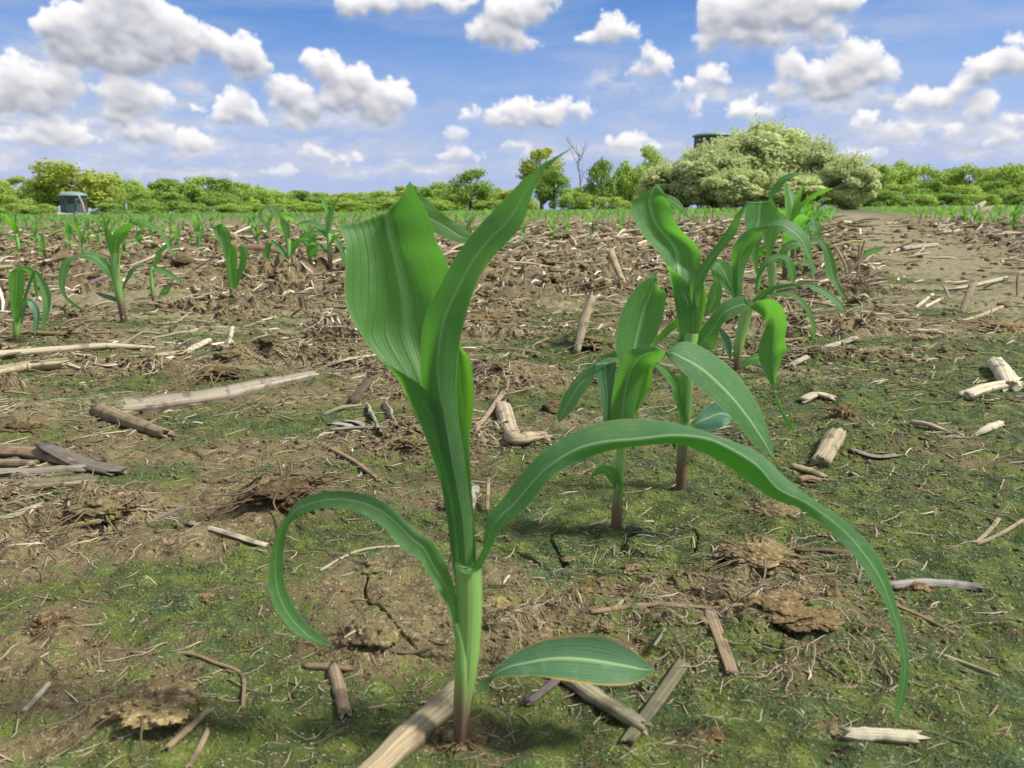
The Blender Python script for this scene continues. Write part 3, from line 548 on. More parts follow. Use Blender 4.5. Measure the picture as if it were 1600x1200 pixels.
Ld = Plant(362, 461, 'stocky corn plant with upright cupped leaves right of the thin seedling')
restalk(Ld, R2, [(332, 865, 20), (332, 800, 24), (335, 740, 28)], .1875)
Ld.leaf(R2, [(300, 785, 320, 785, 345, 775), (289, 640, 325, 640, 362, 640), (264, 520, 300, 520, 332, 500), (219, 410, 265, 410, 322, 400), (179, 330, 240, 330, 317, 340), (189, 289, 230, 284, 287, 295), (215, 276, 235, 270, 256, 275), (180, 320, 190, 310, 200, 300), (140, 265, 148, 260, 158, 258)], yo=[(0, 0), (.75, 5), (1, 40)], tilt=0)
Ld.leaf(R2, [(333, 810, 345, 810, 362, 800), (303, 650, 340, 650, 372, 640), (298, 540, 335, 540, 377, 550), (313, 470, 340, 465, 367, 460), (330, 449, 345, 446, 358, 449)], yo=-12, tilt=0, mat=M_LEAFY)
Ld.leaf(R2, [(345, 815, 355, 815, 377, 795), (358, 720, 385, 720, 417, 690), (388, 620, 420, 620, 452, 600), (398, 530, 430, 530, 465, 530), (383, 470, 420, 465, 464, 490), (400, 448, 425, 443, 446, 449)], yo=-6, tilt=.1)

Le = Plant(452, 424, 'corn plant left of the broad blade, its top leaf hooked leftward')
restalk(Le, R2, [(810, 665, 15), (806, 560, 17), (803, 460, 19), (797, 390, 22)], .1875)
Le.leaf(R2, [(788, 490, 800, 490, 817, 480), (768, 360, 790, 350, 817, 350), (738, 270, 775, 270, 814, 300), (728, 210, 755, 220, 792, 250), (688, 180, 710, 180, 747, 200), (640, 150, 672, 146, 727, 150), (588, 140, 640, 108, 702, 113), (578, 145, 590, 140, 605, 140), (553, 180, 565, 190, 582, 190), (563, 240, 580, 250, 597, 250), (608, 290, 620, 292, 632, 290), (645, 335)], yo=[(0, 0), (1, -15)], pat=[(0, [.1, .15, .1]), (.55, [-.1, .1, .3]), (1, [.1, .1, 0])])
Le.leaf(R2, [(815, 560, 820, 560, 826, 555), (828, 500, 840, 500, 852, 480), (858, 420, 875, 430, 902, 420), (920, 358, 935, 375, 957, 387), (1000, 323, 1005, 340, 1010, 357), (1100, 328, 1095, 350, 1088, 367), (1182, 370, 1170, 385, 1153, 397), (1242, 430, 1225, 440, 1208, 447), (1282, 520, 1260, 520, 1233, 510), (1293, 600, 1275, 600, 1253, 600), (1280, 650)], yo=[(0, -5), (1, 10)], tilt=.6)
Le.leaf(R2, [(800, 600, 797, 595, 790, 588), (782, 500, 760, 510, 738, 512), (742, 440, 715, 460, 693, 472), (700, 418, 690, 430, 678, 442), (665, 400, 650, 415, 638, 430), (657, 480, 625, 480, 588, 490), (647, 560, 620, 560, 598, 560), (655, 660)], yo=-5, tilt=.3)

Wd = Plant(1322, 441, 'broken pinkish seedling with two bare forks on the bare right strip', name='seedling', cat='seedling')
m_pink = plain('stem_pinkish', (.26, .19, .11), (.30, .28, .15), 120)
Wd.stalk(Q1, [(1395, 1090, 3.2), (1410, 1020, 3.2), (1455, 950, 3), (1510, 880, 2.6), (1555, 720, 1.6)], mat=m_pink)
Wd.stalk(Q1, [(1405, 1060, 2.4), (1395, 960, 2), (1365, 880, 2), (1300, 770, 1.8)], mat=m_pink)
Wd.stalk(Q1, [(1505, 890, 2), (1508, 820, 2.2), (1510, 745, 1.2)], mat=m_pink)
Wd.leaf(Q1, [(1515, 860, 1520, 866, 1525, 870), (1580, 800, 1590, 822, 1600, 845), (1660, 780, 1665, 800, 1672, 820), (1735, 765)], tilt=.6, mat=M_LEAFY)
Wd2 = Plant(250, 474, 'tiny round-leaved weed seedling beside the thin left corn seedling', name='weed_seedling', cat='weed')
Wd2.stalk(R1, [(1310, 930, 1.6), (1320, 890, 1.4), (1335, 850, 1.2)])
Wd2.leaf(R1, [(1328, 850, 1332, 856, 1340, 865), (1352, 808, 1365, 830, 1378, 862), (1390, 788, 1400, 812, 1405, 840), (1427, 785)], tilt=.6, mat=M_LEAFY)
# ------------------------------------------------------------------ stalk pieces and straw seen in the photograph
TAN = (.45, .35, .21); PALE = (.62, .53, .38); GREY = (.38, .33, .26); BROWN = (.30, .20, .12); OLIVE = (.20, .18, .10); DARK = (.10, .075, .055); ROOT = (.40, .28, .165); RED = (.30, .20, .12)

def piece(pts, r, label, color=TAN, kind='round', lift=None, name='corn_stalk_piece', cat='stalk piece', raise_=None, seed=None, arr=None, mat=None):
    n = len(pts); W = []
    for k, p in enumerate(pts):
        g = on_ground(p[0], p[1]); s = scale_at(g)
        rr = r*s*(p[2] if len(p) > 2 else 1)
        W.append((g, rr))
    C = []
    base = W[0][0]
    for k, (g, rr) in enumerate(W):
        if raise_ and raise_[k]:                         # this end stands clear of the soil: keep the distance of the planted end
            q = at(pts[k][0], pts[k][1], W[raise_[k]-1][0][1] + .02*(k-raise_[k]+1)); C.append(q)
        else:
            q = g.copy(); q[2] += rr*(.55 if kind != 'flat' else .45); C.append(q)
    C = np.array(C); o0 = C.mean(0)
    sd = seed if seed is not None else int(abs(pts[0][0]*7+pts[0][1]*13)) % 9973
    mb = MB(); rad = [w[1] for w in W]
    if kind in ('round', 'channel'):                       # thicken the joints of the old stalk
        D_ = cr_interp(C, 6); r_ = cr_interp(np.array(rad)[:, None], 6)[:, 0]; m_ = len(D_); q_ = np.random.default_rng(sd)
        j = q_.integers(m_//4, 3*m_//4+1); r_[j] *= 1.16; r_[max(j-1, 0)] *= 1.06
        r_ *= 1+q_.normal(0, .014, m_); D_ = D_+q_.normal(size=(m_, 3))*r_.mean()*.018; C, rad = D_, r_
    if kind == 'round': add_tube(mb, C-o0, rad, nc=16, sub=2, wob=.05, seed=sd, jag=1.1, flat=.72)
    elif kind == 'channel': add_tube(mb, C-o0, rad, nc=12, sub=2, wob=.06, seed=sd, jag=1.0, arc=.56)
    elif kind == 'flat': add_tube(mb, C-o0, rad, nc=10, sub=6, flat=.22, wob=.09, seed=sd, jag=.9)
    else: add_tube(mb, C-o0, rad, nc=7, sub=6, wob=.12, seed=sd)
    o = obj(name, mb.mesh(name, mat or M_STRAW), loc=o0); o.color = (*color, 1)
    return tag(o, label, cat)

piece([(575, 1222), (650, 1150), (716, 1092)], 22, 'thick tan corn stalk lying at the foot of the nearest plant', (.44, .34, .21))
piece([(884, 1068), (935, 1100), (996, 1136)], 14, 'greyish round stalk half sunk in moss under the orange-rimmed leaf', (.33, .29, .19))
piece([(1066, 1043), (1030, 1095), (984, 1158)], 12, 'flat olive stalk strip leaning up from the moss right of the round grey stalk', OLIVE, 'flat')
piece([(1110, 962), (1127, 1005), (1144, 1052)], 9, 'straight flat tan sliver pointing at the reddish soil mound', (.36, .25, .16), 'flat')
piece([(1333, 1154), (1375, 1154), (1416, 1157)], 12, 'short pale stalk stub under the tip of the long arching leaf', PALE)
piece([(1393, 919), (1455, 916), (1523, 922)], 9, 'smooth silver grey stalk right of the long arching leaf', (.42, .38, .34))
piece([(1557, 577), (1568, 592), (1578, 610)], 14, 'upright half of a bent pale stalk near the right edge', PALE)
piece([(1577, 607), (1545, 612), (1508, 624)], 11, 'lying half of a bent pale stalk near the right edge', PALE)
piece([(1304, 690), (1294, 708), (1283, 728)], 15, 'stubby tan stalk plug standing aslant right of the drooping leaf', (.40, .32, .20))
piece([(1256, 629), (1276, 621), (1297, 626)], 12, 'curved cream husk chip arched over the soil', (.55, .45, .33), 'flat')
piece([(1236, 574), (1285, 552), (1334, 533)], 6, 'long thin greyish stick slanting beside the drooping leaf tip', (.42, .35, .27))
piece([(1524, 682, .5), (1540, 675), (1560, 667)], 7, 'small pale stalk tip with a thin tail on the mossy right strip', PALE)
piece([(1334, 706), (1366, 716), (1398, 714)], 7, 'curled grey husk right of the stubby tan plug', (.30, .26, .23), 'flat')
piece([(1242, 733), (1262, 738), (1284, 747)], 6, 'upper of two short tan splinters behind the long arching leaf', TAN)
piece([(1250, 752), (1264, 750), (1279, 754)], 6, 'lower of two short tan splinters behind the long arching leaf', BROWN)
piece([(744, 676), (782, 622), (819, 571)], 4.5, 'slim straight straw slanting right of the nearest stem', (.36, .27, .18))
piece([(785, 643), (802, 688), (830, 690)], 13, 'pale elbow shaped stalk right of the nearest stem', (.46, .36, .24))
piece([(832, 690), (846, 688), (858, 692)], 9, 'broken pale stub touching the elbow shaped stalk', (.46, .36, .24))
piece([(590, 640), (597, 655), (606, 675)], 16, 'ragged cream stalk chunk left of the nearest stem', (.46, .38, .30), 'channel')
piece([(550, 630), (572, 598)], 8, 'dark chip standing on edge in the moss', (.13, .09, .06), 'flat', raise_=[0, 1])
piece([(523, 573), (550, 566), (580, 556)], 8, 'wedge shaped cream husk left of the broad folded blade', PALE, 'flat')
piece([(571, 565), (592, 572)], 6, 'small cream chip right of the wedge shaped husk', PALE, 'flat')
piece([(523, 664), (545, 668), (569, 685)], 7, 'lower bleached husk strip left of the ragged chunk', (.45, .40, .34), 'flat')
piece([(540, 660), (558, 662), (578, 672)], 6, 'upper bleached husk strip left of the ragged chunk', (.40, .36, .30), 'flat')
piece([(220, 643, 1.25), (330, 628, 1.1), (400, 612), (488, 590, .6)], 20, 'big split grey stalk with an earthy butt end on the left moss', (.36, .30, .24), 'channel')
piece([(158, 647), (200, 664), (256, 682, .8)], 13, 'brown fibrous stalk below the earthy butt of the split stalk', (.30, .215, .13))
piece([(180, 742), (125, 722), (66, 694, .6)], 17, 'dark grey broken plank of stalk sticking up at the left pile', (.16, .14, .115), 'flat', raise_=[0, 1, 1])
piece([(-30, 712), (50, 715), (113, 729, .7)], 13, 'reddish tan stalk at the back of the left pile', RED)
piece([(-30, 729), (50, 729)], 9, 'short tan stalk second from the back of the left pile', (.32, .25, .16))
piece([(-30, 743), (60, 742), (126, 737)], 9, 'weathered grey stalk in the middle of the left pile', (.27, .24, .19))
piece([(-30, 765), (55, 763), (131, 757)], 15, 'thick grooved stalk at the front of the left pile', (.33, .27, .19), 'channel')
piece([(-30, 822), (10, 812), (53, 797)], 11, 'pale stalk end at the left edge in front of the stalk pile', (.42, .36, .27), 'flat')
piece([(-20, 562, 1.3), (90, 551), (165, 546), (240, 545, .5)], 8, 'long bleached stalk lying across the left edge', (.52, .43, .30))
piece([(-20, 588), (40, 578), (88, 573)], 15, 'frayed straw coloured husk below the long bleached stalk', (.46, .37, .24), 'channel')
piece([(243, 558), (290, 553)], 5, 'flat straw half of a kinked stalk on the left', TAN)
piece([(290, 553), (326, 535)], 5, 'raised straw half of a kinked stalk on the left', PALE)
piece([(357, 541), (363, 511)], 3, 'little pale straw standing upright on the left soil', PALE, 'thin', raise_=[0, 1])
piece([(979, 455), (968, 428), (955, 396)], 4, 'slanting tan stubble stem behind the short plant', (.38, .30, .19), raise_=[0, 1, 1])
piece([(902, 540), (912, 505), (924, 468, .7)], 6, 'thick upright brown stubble stem behind the short plant', (.35, .28, .18), raise_=[0, 1, 1])
piece([(298, 820), (355, 836), (414, 854)], 5, 'pale stick poking through the dark root clump', PALE)
piece([(40, 1111), (58, 1092), (76, 1071)], 4.5, 'short white straw near the lower left corner', (.52, .45, .34))
piece([(264, 1170), (295, 1142), (323, 1115)], 6, 'tan straw leaning on the crumbly clod at lower left', (.40, .30, .18))
piece([(296, 1200), (310, 1175), (323, 1148)], 5, 'tan straw at the bottom edge beside the crumbly clod', (.40, .30, .18))
piece([(522, 1052), (530, 1078), (538, 1112)], 10, 'short stalk plug lying below the curled left leaf tip', (.33, .24, .15))
piece([(480, 1044), (515, 1045), (545, 1048)], 6, 'horizontal brown splinter below the curled left leaf tip', BROWN)
piece([(1490, 350), (1505, 340), (1522, 332)], 5, 'weathered stalk jutting up in front of the far right rows', (.36, .30, .22), raise_=[0, 1, 1])
piece([(1493, 454), (1530, 447), (1570, 437)], 5, 'long pale stalk on the far right strip', (.45, .38, .28))
piece([(1503, 490), (1512, 465), (1519, 447)], 4.5, 'stubby brown stubble stem upright on the right strip', (.27, .21, .14), raise_=[0, 1, 1])
piece([(1499, 504), (1530, 495), (1564, 482)], 4, 'straight tan straw right of the upright stubble stem', TAN)
piece([(1406, 491), (1425, 498), (1446, 506)], 3, 'thin cream straw left on the bare right strip', PALE)
piece([(1431, 482), (1457, 461)], 2.6, 'left one of two parallel cream straws on the bare right strip', PALE)
piece([(1445, 482), (1472, 467)], 2.6, 'right one of two parallel cream straws on the bare right strip', PALE)
piece([(1410, 390), (1435, 388), (1461, 386)], 5, 'pinkish bleached stalk lying across the bare right strip', (.42, .33, .28))
piece([(205, 1021), (290, 1022), (336, 1037), (378, 1056), (380, 1108)], 3, 'long wiry tan root bent at a right angle on the lower left soil', ROOT, 'thin', name='root_strand', cat='root')
piece([(922, 958), (1005, 948), (1062, 950), (1106, 977)], 4, 'wavy tan root above the flat tan sliver', ROOT, 'thin', name='root_strand', cat='root')
piece([(1062, 946), (1110, 952), (1160, 946)], 3, 'short tan root crossing the wavy root', ROOT, 'thin', name='root_strand', cat='root')
piece([(500, 893), (545, 868), (580, 858), (625, 855)], 2.4, 'fine pale root left of the nearest stem', PALE, 'thin', name='root_strand', cat='root')
piece([(515, 702), (552, 722), (588, 748)], 4, 'reddish straw running down to the fibrous soil left of the stem', (.36, .24, .15))
piece([(733, 796), (742, 763)], 9, 'bleached chip standing right behind the nearest stem', (.48, .42, .34), 'flat', raise_=[0, 1])
piece([(761, 800), (763, 748)], 2.6, 'needle thin straw upright right of the nearest stem', TAN, 'thin', raise_=[0, 1])
piece([(1395, 945), (1440, 965), (1492, 992)], 2.6, 'thin arched root right of the grey stalk', ROOT, 'thin', name='root_strand', cat='root')
piece([(1433, 1012), (1500, 1035), (1560, 1058)], 3, 'thin pale straw at lower right', PALE, 'thin')
piece([(1525, 850), (1548, 828), (1560, 812)], 4, 'frayed straw tuft leaning at the right edge', TAN, 'flat')
piece([(1525, 852), (1560, 838), (1598, 815)], 3.4, 'thin straw crossing the frayed tuft at the right edge', TAN, 'thin')
piece([(372, 853), (330, 812), (400, 775)], 4, 'black rotten stem looped over the dark root clump', (.06, .045, .035), 'thin')
piece([(1238, 505), (1200, 512), (1160, 500)], 4, 'thin tan straw behind the third plant', TAN)
piece([(830, 1098), (850, 1082), (878, 1060)], 9, 'dark mauve bark strip under the orange-rimmed leaf', (.15, .115, .115), 'flat')
piece([(662, 1100), (667, 1075)], 6, 'small tan peg standing left of the nearest stem', (.36, .28, .18), 'flat', raise_=[0, 1])

# ------------------------------------------------------------------ clods
def lump(seed, sub=4, amp=.35, flat=.62):
    import bmesh
    bm = bmesh.new(); bmesh.ops.create_icosphere(bm, subdivisions=sub, radius=1)
    V = np.array([v.co[:] for v in bm.verts])
    a, b, c = V.T
    n = fbm(a*1.3+seed*3.1, b*1.3+c*1.7, seed, 4, .6)+fbm(c*1.5-seed, a*1.1+b*.8, seed+5, 3)
    m = np.abs(fbm(a*5+c*3, b*5-c*2, seed+9, 3, .7))
    k2 = np.abs(fbm(a*11+c*7, b*11-c*5, seed+19, 3, .7)); k3 = np.abs(perlin(a*2.1+seed, b*2.1+c*2.4, seed+3))
    V = V*(1+amp*1.5*n-.38*m-.22*k2-.25*k3)[:, None]; V[:, 2] *= flat
    for v, p in zip(bm.verts, V): v.co = p
    me = bpy.data.meshes.new('soil_clod'); bm.to_mesh(me); bm.free()
    me.polygons.foreach_set('use_smooth', np.ones(len(me.polygons), bool)); return me
def clod(px, py, rx, ry, label, mat=M_CLOD, seed=1, hairs=0, group=None, sub=5, squash=1.0):
    g = on_ground(px, py); s = scale_at(g)
    me = lump(seed, sub); me.materials.append(mat)
    o = obj('soil_clod', me, loc=(g[0], g[1]+rx*s*.3, g[2]-ry*s*.14)); o.scale = (rx*s*1.12, rx*s, ry*s*.95*squash); o.rotation_euler.z = seed*1.3
    tag(o, label, 'soil clod', group)
    if hairs:
        rr = np.random.default_rng(seed); mb = MB()
        for k in range(hairs):
            a = rr.uniform(0, 6.28); p = np.array([math.cos(a)*.7, math.sin(a)*.7, rr.uniform(.0, .6)]); pts = [p]
            d = np.array([math.cos(a), math.sin(a), rr.uniform(-.6, .8)])*rr.uniform(.2, .45)
            for _ in range(3): d = d+rr.normal(size=3)*.16-np.array([0, 0, .08]); p = p+d; p[2] = max(p[2], -.12); pts.append(p)
            add_tube(mb, pts, [.035, .03, .025, .012], nc=4, sub=3, cap=False)
        h = obj('root_hairs', mb.mesh('root_hairs', M_STRAW), o); h.color = (*random.choice((ROOT, BROWN)), 1)
        h['kind'] = 'stuff'
    return o
clod(440, 772, 60, 42, 'big dark root-bound clod between the split stalk and the curled left leaf', M_CLODD, 2, 46)
clod(572, 1000, 42, 44, 'rounded brown clod left of the nearest stem', M_CLOD, 3, 8)
clod(235, 1105, 66, 34, 'pale crumbly clod at the lower left', M_CLODP, 4, 6)
clod(150, 795, 46, 30, 'brown clod with fine roots in front of the left stalk pile', M_CLOD, 5, 26)
clod(1252, 958, 62, 30, 'smooth reddish soil mound inside the bow of the long leaf', M_CLODR, 6, squash=.55)
clod(1196, 872, 56, 18, 'flat root crown with splayed roots below the second plant', M_CLODP, 7, 34)
clod(342, 583, 34, 20, 'dark bristly clod behind the split stalk', M_CLODD, 8, 30)
clod(226, 636, 18, 22, 'crumbly earth caked on the butt of the split stalk', M_CLOD, 9, 12)
clod(28, 670, 28, 16, 'dark clod at the left edge above the stalk pile', M_CLODD, 10)
clod(75, 975, 26, 30, 'rusty fibrous root stump at the left edge', M_CLODR, 11, 30)
clod(778, 943, 18, 15, 'small pale clod right of the nearest stem', M_CLODP, 12)
clod(583, 895, 20, 15, 'small clod between the curled left leaf and the stem', M_CLOD, 13)
clod(640, 690, 26, 18, 'brown clod beside the ragged stalk chunk', M_CLOD, 14, 8)
clod(728, 1155, 34, 17, 'crusted soil collar round the foot of the nearest stem', M_CLODP, 15, 10)
clod(1440, 532, 15, 18, 'pale root crown standing on the bare right strip', M_CLODP, 16, 26)
clod(1215, 805, 40, 22, 'dark clod with roots behind the long arching leaf', M_CLOD, 17, 30)
clod(1110, 1155, 26, 20, 'reddish crumb of earth at the bottom right of the centre', M_CLODR, 18, 6)
clod(1318, 655, 22, 34, 'earthy stubble root standing right of the drooping leaf', M_CLODR, 19, 24)
clod(1575, 515, 44, 22, 'tangle of pale roots and earth at the right edge', M_CLODP, 20, 60)
clod(1305, 1150, 30, 26, 'rough brown clod left of the pale stalk stub', M_CLOD, 21, 4)
clod(760, 485, 40, 16, 'low reddish clod ridge right of the broad blade', M_CLODR, 22, 6)
clod(925, 535, 34, 16, 'rooty clod at the foot of the upright brown stubble', M_CLOD, 23, 24)
clod(105, 690, 16, 10, 'small knob of earth behind the left stalk pile', M_CLOD, 24)
clod(1255, 925, 20, 14, 'little clod behind the reddish mound', M_CLOD, 25)
clod(700, 790, 16, 12, 'clod just behind the nearest stem', M_CLOD, 26, 4)
rs = np.random.default_rng(31)
protos = [lump(40+k, 4) for k in range(6)]
for k, me in enumerate(protos): me.materials.append((M_CLOD, M_CLOD, M_CLODR, M_CLOD, M_CLODD, M_CLOD)[k])
def sample(n, d0, d1, clump=.78, az=.66, bias=1.0, keep=.12, power=1.0):
    out = []
    while sum(len(o) for o in out) < n:
        d = d0*(d1/d0)**(rs.random(6000)**power); a = rs.uniform(-az, az, 6000)
        x = d*np.sin(a); y = d*np.cos(a)
        k = rs.random(6000) < (keep+bias*rough_mask(x, y))*(smooth(-.25, .35, fbm(x/.16, y/.07, 91, 3))*clump+1-clump)
        k &= rs.random(6000) > .72*track(x, y)
        out.append(np.stack([x[k], y[k]], 1))
    return np.concatenate(out)[:n]
ZONES = ((.45, 'soil clod on the near ground around the nearest plant', 'scattered clods on the near ground'), (1.1, 'soil clod on the ground between the short plants', 'scattered clods on the middle ground'), (9, 'soil clod out among the left rows and the bare strip', 'scattered clods on the far ground'))
for x, y in sample(170, .24, 3.2, keep=.04):
    d = math.hypot(x, y); o = obj('soil_clod', protos[rs.integers(6)], loc=(x, y, gh(x, y)))
    r = d*rs.uniform(5, 14)/F*1.3; o.scale = (r*rs.uniform(.9, 1.5), r, r*rs.uniform(.6, 1.0)); o.rotation_euler.z = rs.uniform(0, 6)
    z = next(q for q in ZONES if d < q[0]); tag(o, z[1], 'soil clod', z[2])

# ------------------------------------------------------------------ loose straw: some 290 pieces one by one, the fine rest as litter
straw_protos = []
for k in range(14):
    mb = MB(); b = rs.normal(size=(4, 3))*.05; L_ = 1.0
    pts = [np.array([-.5+i/3, 0, 0])+b[i]*(1, 1, .5) for i in range(4)]
    rad = rs.uniform(.03, .055)*np.array([1, 1, .95, .7])
    add_tube(mb, pts, rad, nc=8, sub=4, flat=(1, 1, .35, .3)[k % 4], wob=.10, seed=k, jag=.8)
    straw_protos.append(mb.mesh('straw_piece', M_STRAW))
SZ = ((.42, 'dry straw fragment on the mossy near ground', 'loose straw on the near ground'), (1.0, 'dry straw fragment between the short corn plants', 'loose straw on the middle ground'), (20, 'dry straw fragment out among the farther rows', 'loose straw on the far ground'))
for x, y in sample(290, .23, 4.5, keep=.35, power=.8):
    d = math.hypot(x, y); o = obj('straw_piece', straw_protos[rs.integers(14)])
    ln = d*rs.choice([34, 48, 70, 105], p=[.35, .35, .2, .1])/F*rs.uniform(.8, 1.3)
    ln = max(ln, .012)
    fat = rs.choice([.4, .65, 1.1], p=[.4, .4, .2]); o.scale = (ln, ln*fat, ln*fat)
    an = rs.normal(0, .8); o.rotation_euler = (rs.uniform(0, 6), rs.normal(0, .12), an)
    o.location = (x, y, gh(x, y)+ln*.028*fat)
    c = (TAN, PALE, BROWN, GREY, RED, PALE, TAN)[rs.integers(7)]; o.color = (*[q*rs.uniform(.8, 1.1) for q in c], 1)
    z = next(q for q in SZ if d < q[0]); tag(o, z[1], 'straw', z[2])

def strands(name, n, d0, d1, lpx, rpx, nseg, curl, keep, sides=4, lift=.0, tone=(.3, .95), power=1.0, aniso=.9, vert=.1):
    P = sample(n, d0, d1, keep=keep, power=power); x, y = P.T; d = np.hypot(x, y)
    L_ = d*np.exp(rs.uniform(math.log(lpx[0]), math.log(lpx[1]), n))/F; r = d*rs.uniform(*rpx, n)/F
    h = rs.normal(0, aniso, n); seg = L_/nseg
    pts = np.zeros((n, nseg+1, 3)); z0 = ground_h(x, y); pts[:, 0] = np.stack([x, y, z0], 1)
    pit = rs.normal(0, vert, n)
    for i in range(nseg):
        h = h+rs.normal(0, curl, n)
        pit = pit*.8+rs.normal(0, curl*.5, n)
        pts[:, i+1, 0] = pts[:, i, 0]+np.cos(h)*seg; pts[:, i+1, 1] = pts[:, i, 1]+np.sin(h)*seg; pts[:, i+1, 2] = pts[:, i, 2]+np.sin(pit)*seg
    g = ground_h(pts[..., 0].ravel(), pts[..., 1].ravel()).reshape(n, nseg+1)
    pts[..., 2] = np.maximum(pts[..., 2], g+r[:, None]*.4)
    pts[..., 2] = np.minimum(pts[..., 2], g+r[:, None]*2+lift*L_[:, None])
    T = np.gradient(pts, axis=1); T /= np.linalg.norm(T, axis=2, keepdims=True)+1e-9
    S = np.cross(T, [0, 0, 1.0]); S /= np.linalg.norm(S, axis=2, keepdims=True)+1e-9; N_ = np.cross(S, T)
    a = np.arange(sides)/sides*2*math.pi
    fl = rs.uniform(.35, 1, n)[:, None, None, None]
    tap = np.ones(nseg+1); tap[0] = .6; tap[-1] = .35
    V = pts[:, :, None]+(S[:, :, None]*np.cos(a)[None, None, :, None]+N_[:, :, None]*np.sin(a)[None, None, :, None]*fl)*(r[:, None]*tap[None])[:, :, None, None]
    i = np.arange(nseg)[:, None]; j = np.arange(sides)[None]
    q = np.stack([i*sides+j, i*sides+(j+1) % sides, (i+1)*sides+(j+1) % sides, (i+1)*sides+j], -1).reshape(-1, 4)
    Q = (q[None]+(np.arange(n)*(nseg+1)*sides)[:, None, None]).reshape(-1, 4)
    tn = np.repeat(rs.uniform(*tone, n), (nseg+1)*sides)
    return V.reshape(-1, 3), Q, tn
def join(name, parts, mat, label, cat):
    V, Q, T = [], [], []; n = 0
    for v, q, t in parts: V.append(v); Q.append(q+n); T.append(t); n += len(v)
    o = obj(name, mesh_np(name, np.concatenate(V), np.concatenate(Q), mat, attrs={'tone': np.concatenate(T)}))
    return tag(o, label, cat, kind='stuff')
join('straw_litter', [strands('a', 4200, .2, 1.3, (6, 48), (.4, 1.15), 5, .16, .12, tone=(.0, .8), lift=.12), strands('b', 8000, .7, 9, (6, 40), (.5, 1.7), 4, .17, .2, power=.9, vert=.3, lift=.3, tone=(.05, .85)),
     strands('c', 1500, .2, 1.6, (14, 50), (.5, 1.3), 3, .1, .25, vert=.25, lift=.3), strands('f', 1300, .2, 1.6, (14, 42), (.8, 2.2), 4, .16, .2, lift=.15, tone=(.15, .85)), strands('g', 2500, .9, 8, (10, 40), (1.2, 3.4), 4, .16, .25, vert=.4, lift=.4, tone=(.1, 1)), strands('d', 1900, 1.0, 6, (14, 60), (.8, 2.6), 3, .1, .25, vert=.4, lift=.5, tone=(.25, 1))],
     M_LIT, 'fine dry straw chaff strewn over the soil and moss', 'straw litter')
join('fine_roots', [strands('r', 1700, .2, 1.6, (30, 130), (.5, 1.15), 12, .33, .08, tone=(.15, .8), lift=.06), strands('r2', 1100, .25, 2.2, (14, 45), (.5, 1.0), 8, .5, .02, tone=(.2, .7), lift=.25)],
     M_LIT, 'hair fine dead corn roots tangled over the clods', 'roots')
def crumbs(n, d0, d1, rp, keep):
    P = sample(n, d0, d1, keep=keep); x, y = P.T; d = np.hypot(x, y)
    t = (1+5**.5)/2
    I = np.array([[-1, t, 0], [1, t, 0], [-1, -t, 0], [1, -t, 0], [0, -1, t], [0, 1, t], [0, -1, -t], [0, 1, -t], [t, 0, -1], [t, 0, 1], [-t, 0, -1], [-t, 0, 1]])/1.9
    Fc = np.array([[0, 11, 5], [0, 5, 1], [0, 1, 7], [0, 7, 10], [0, 10, 11], [1, 5, 9], [5, 11, 4], [11, 10, 2], [10, 7, 6], [7, 1, 8], [3, 9, 4], [3, 4, 2], [3, 2, 6], [3, 6, 8], [3, 8, 9], [4, 9, 5], [2, 4, 11], [6, 2, 10], [8, 6, 7], [9, 8, 1]])
    r = d*np.exp(rs.uniform(math.log(rp[0]), math.log(rp[1]), n))/F
    V = I[None]*(1+rs.normal(0, .28, (n, 12, 1)))*np.array([1, 1, .75])*rs.uniform(.7, 1.3, (n, 1, 3))*r[:, None, None]
    V += np.stack([x, y, ground_h(x, y)+r*.2], 1)[:, None]
    return V.reshape(-1, 3), (Fc[None]+(np.arange(n)*12)[:, None, None]).reshape(-1, 3)
v1, f1 = crumbs(11000, .2, 1.5, (1.0, 5.0), .10); v2, f2 = crumbs(7000, .8, 7, (1.5, 6.5), .12)
o = obj('soil_crumbs', mesh_np('soil_crumbs', np.concatenate([v1, v2]), np.concatenate([f1, f2+len(v1)]), M_CLOD)); tag(o, 'loose brown soil crumbs lying on the crust', 'soil crumbs', kind='stuff')
_sample = sample
def sample(n, d0, d1, keep=.1):                    # the same scatter, kept to the mossy crust
    P = np.zeros((0, 2))
    while len(P) < n:
        q = _sample(20000, d0, d1, clump=0, keep=1.0); q = q[moss_at(q[:, 0], q[:, 1])+rs.normal(0, .12, len(q)) > .52]; P = np.concatenate([P, q])
    return P[:n]
v1, f1 = crumbs(32000, .2, 1.3, (.8, 2.4), .1); sample = _sample
o = obj('moss', mesh_np('moss', v1, f1, M_MOSS)); tag(o, 'low granular green moss and algae film on the damp soil', 'moss', kind='stuff')

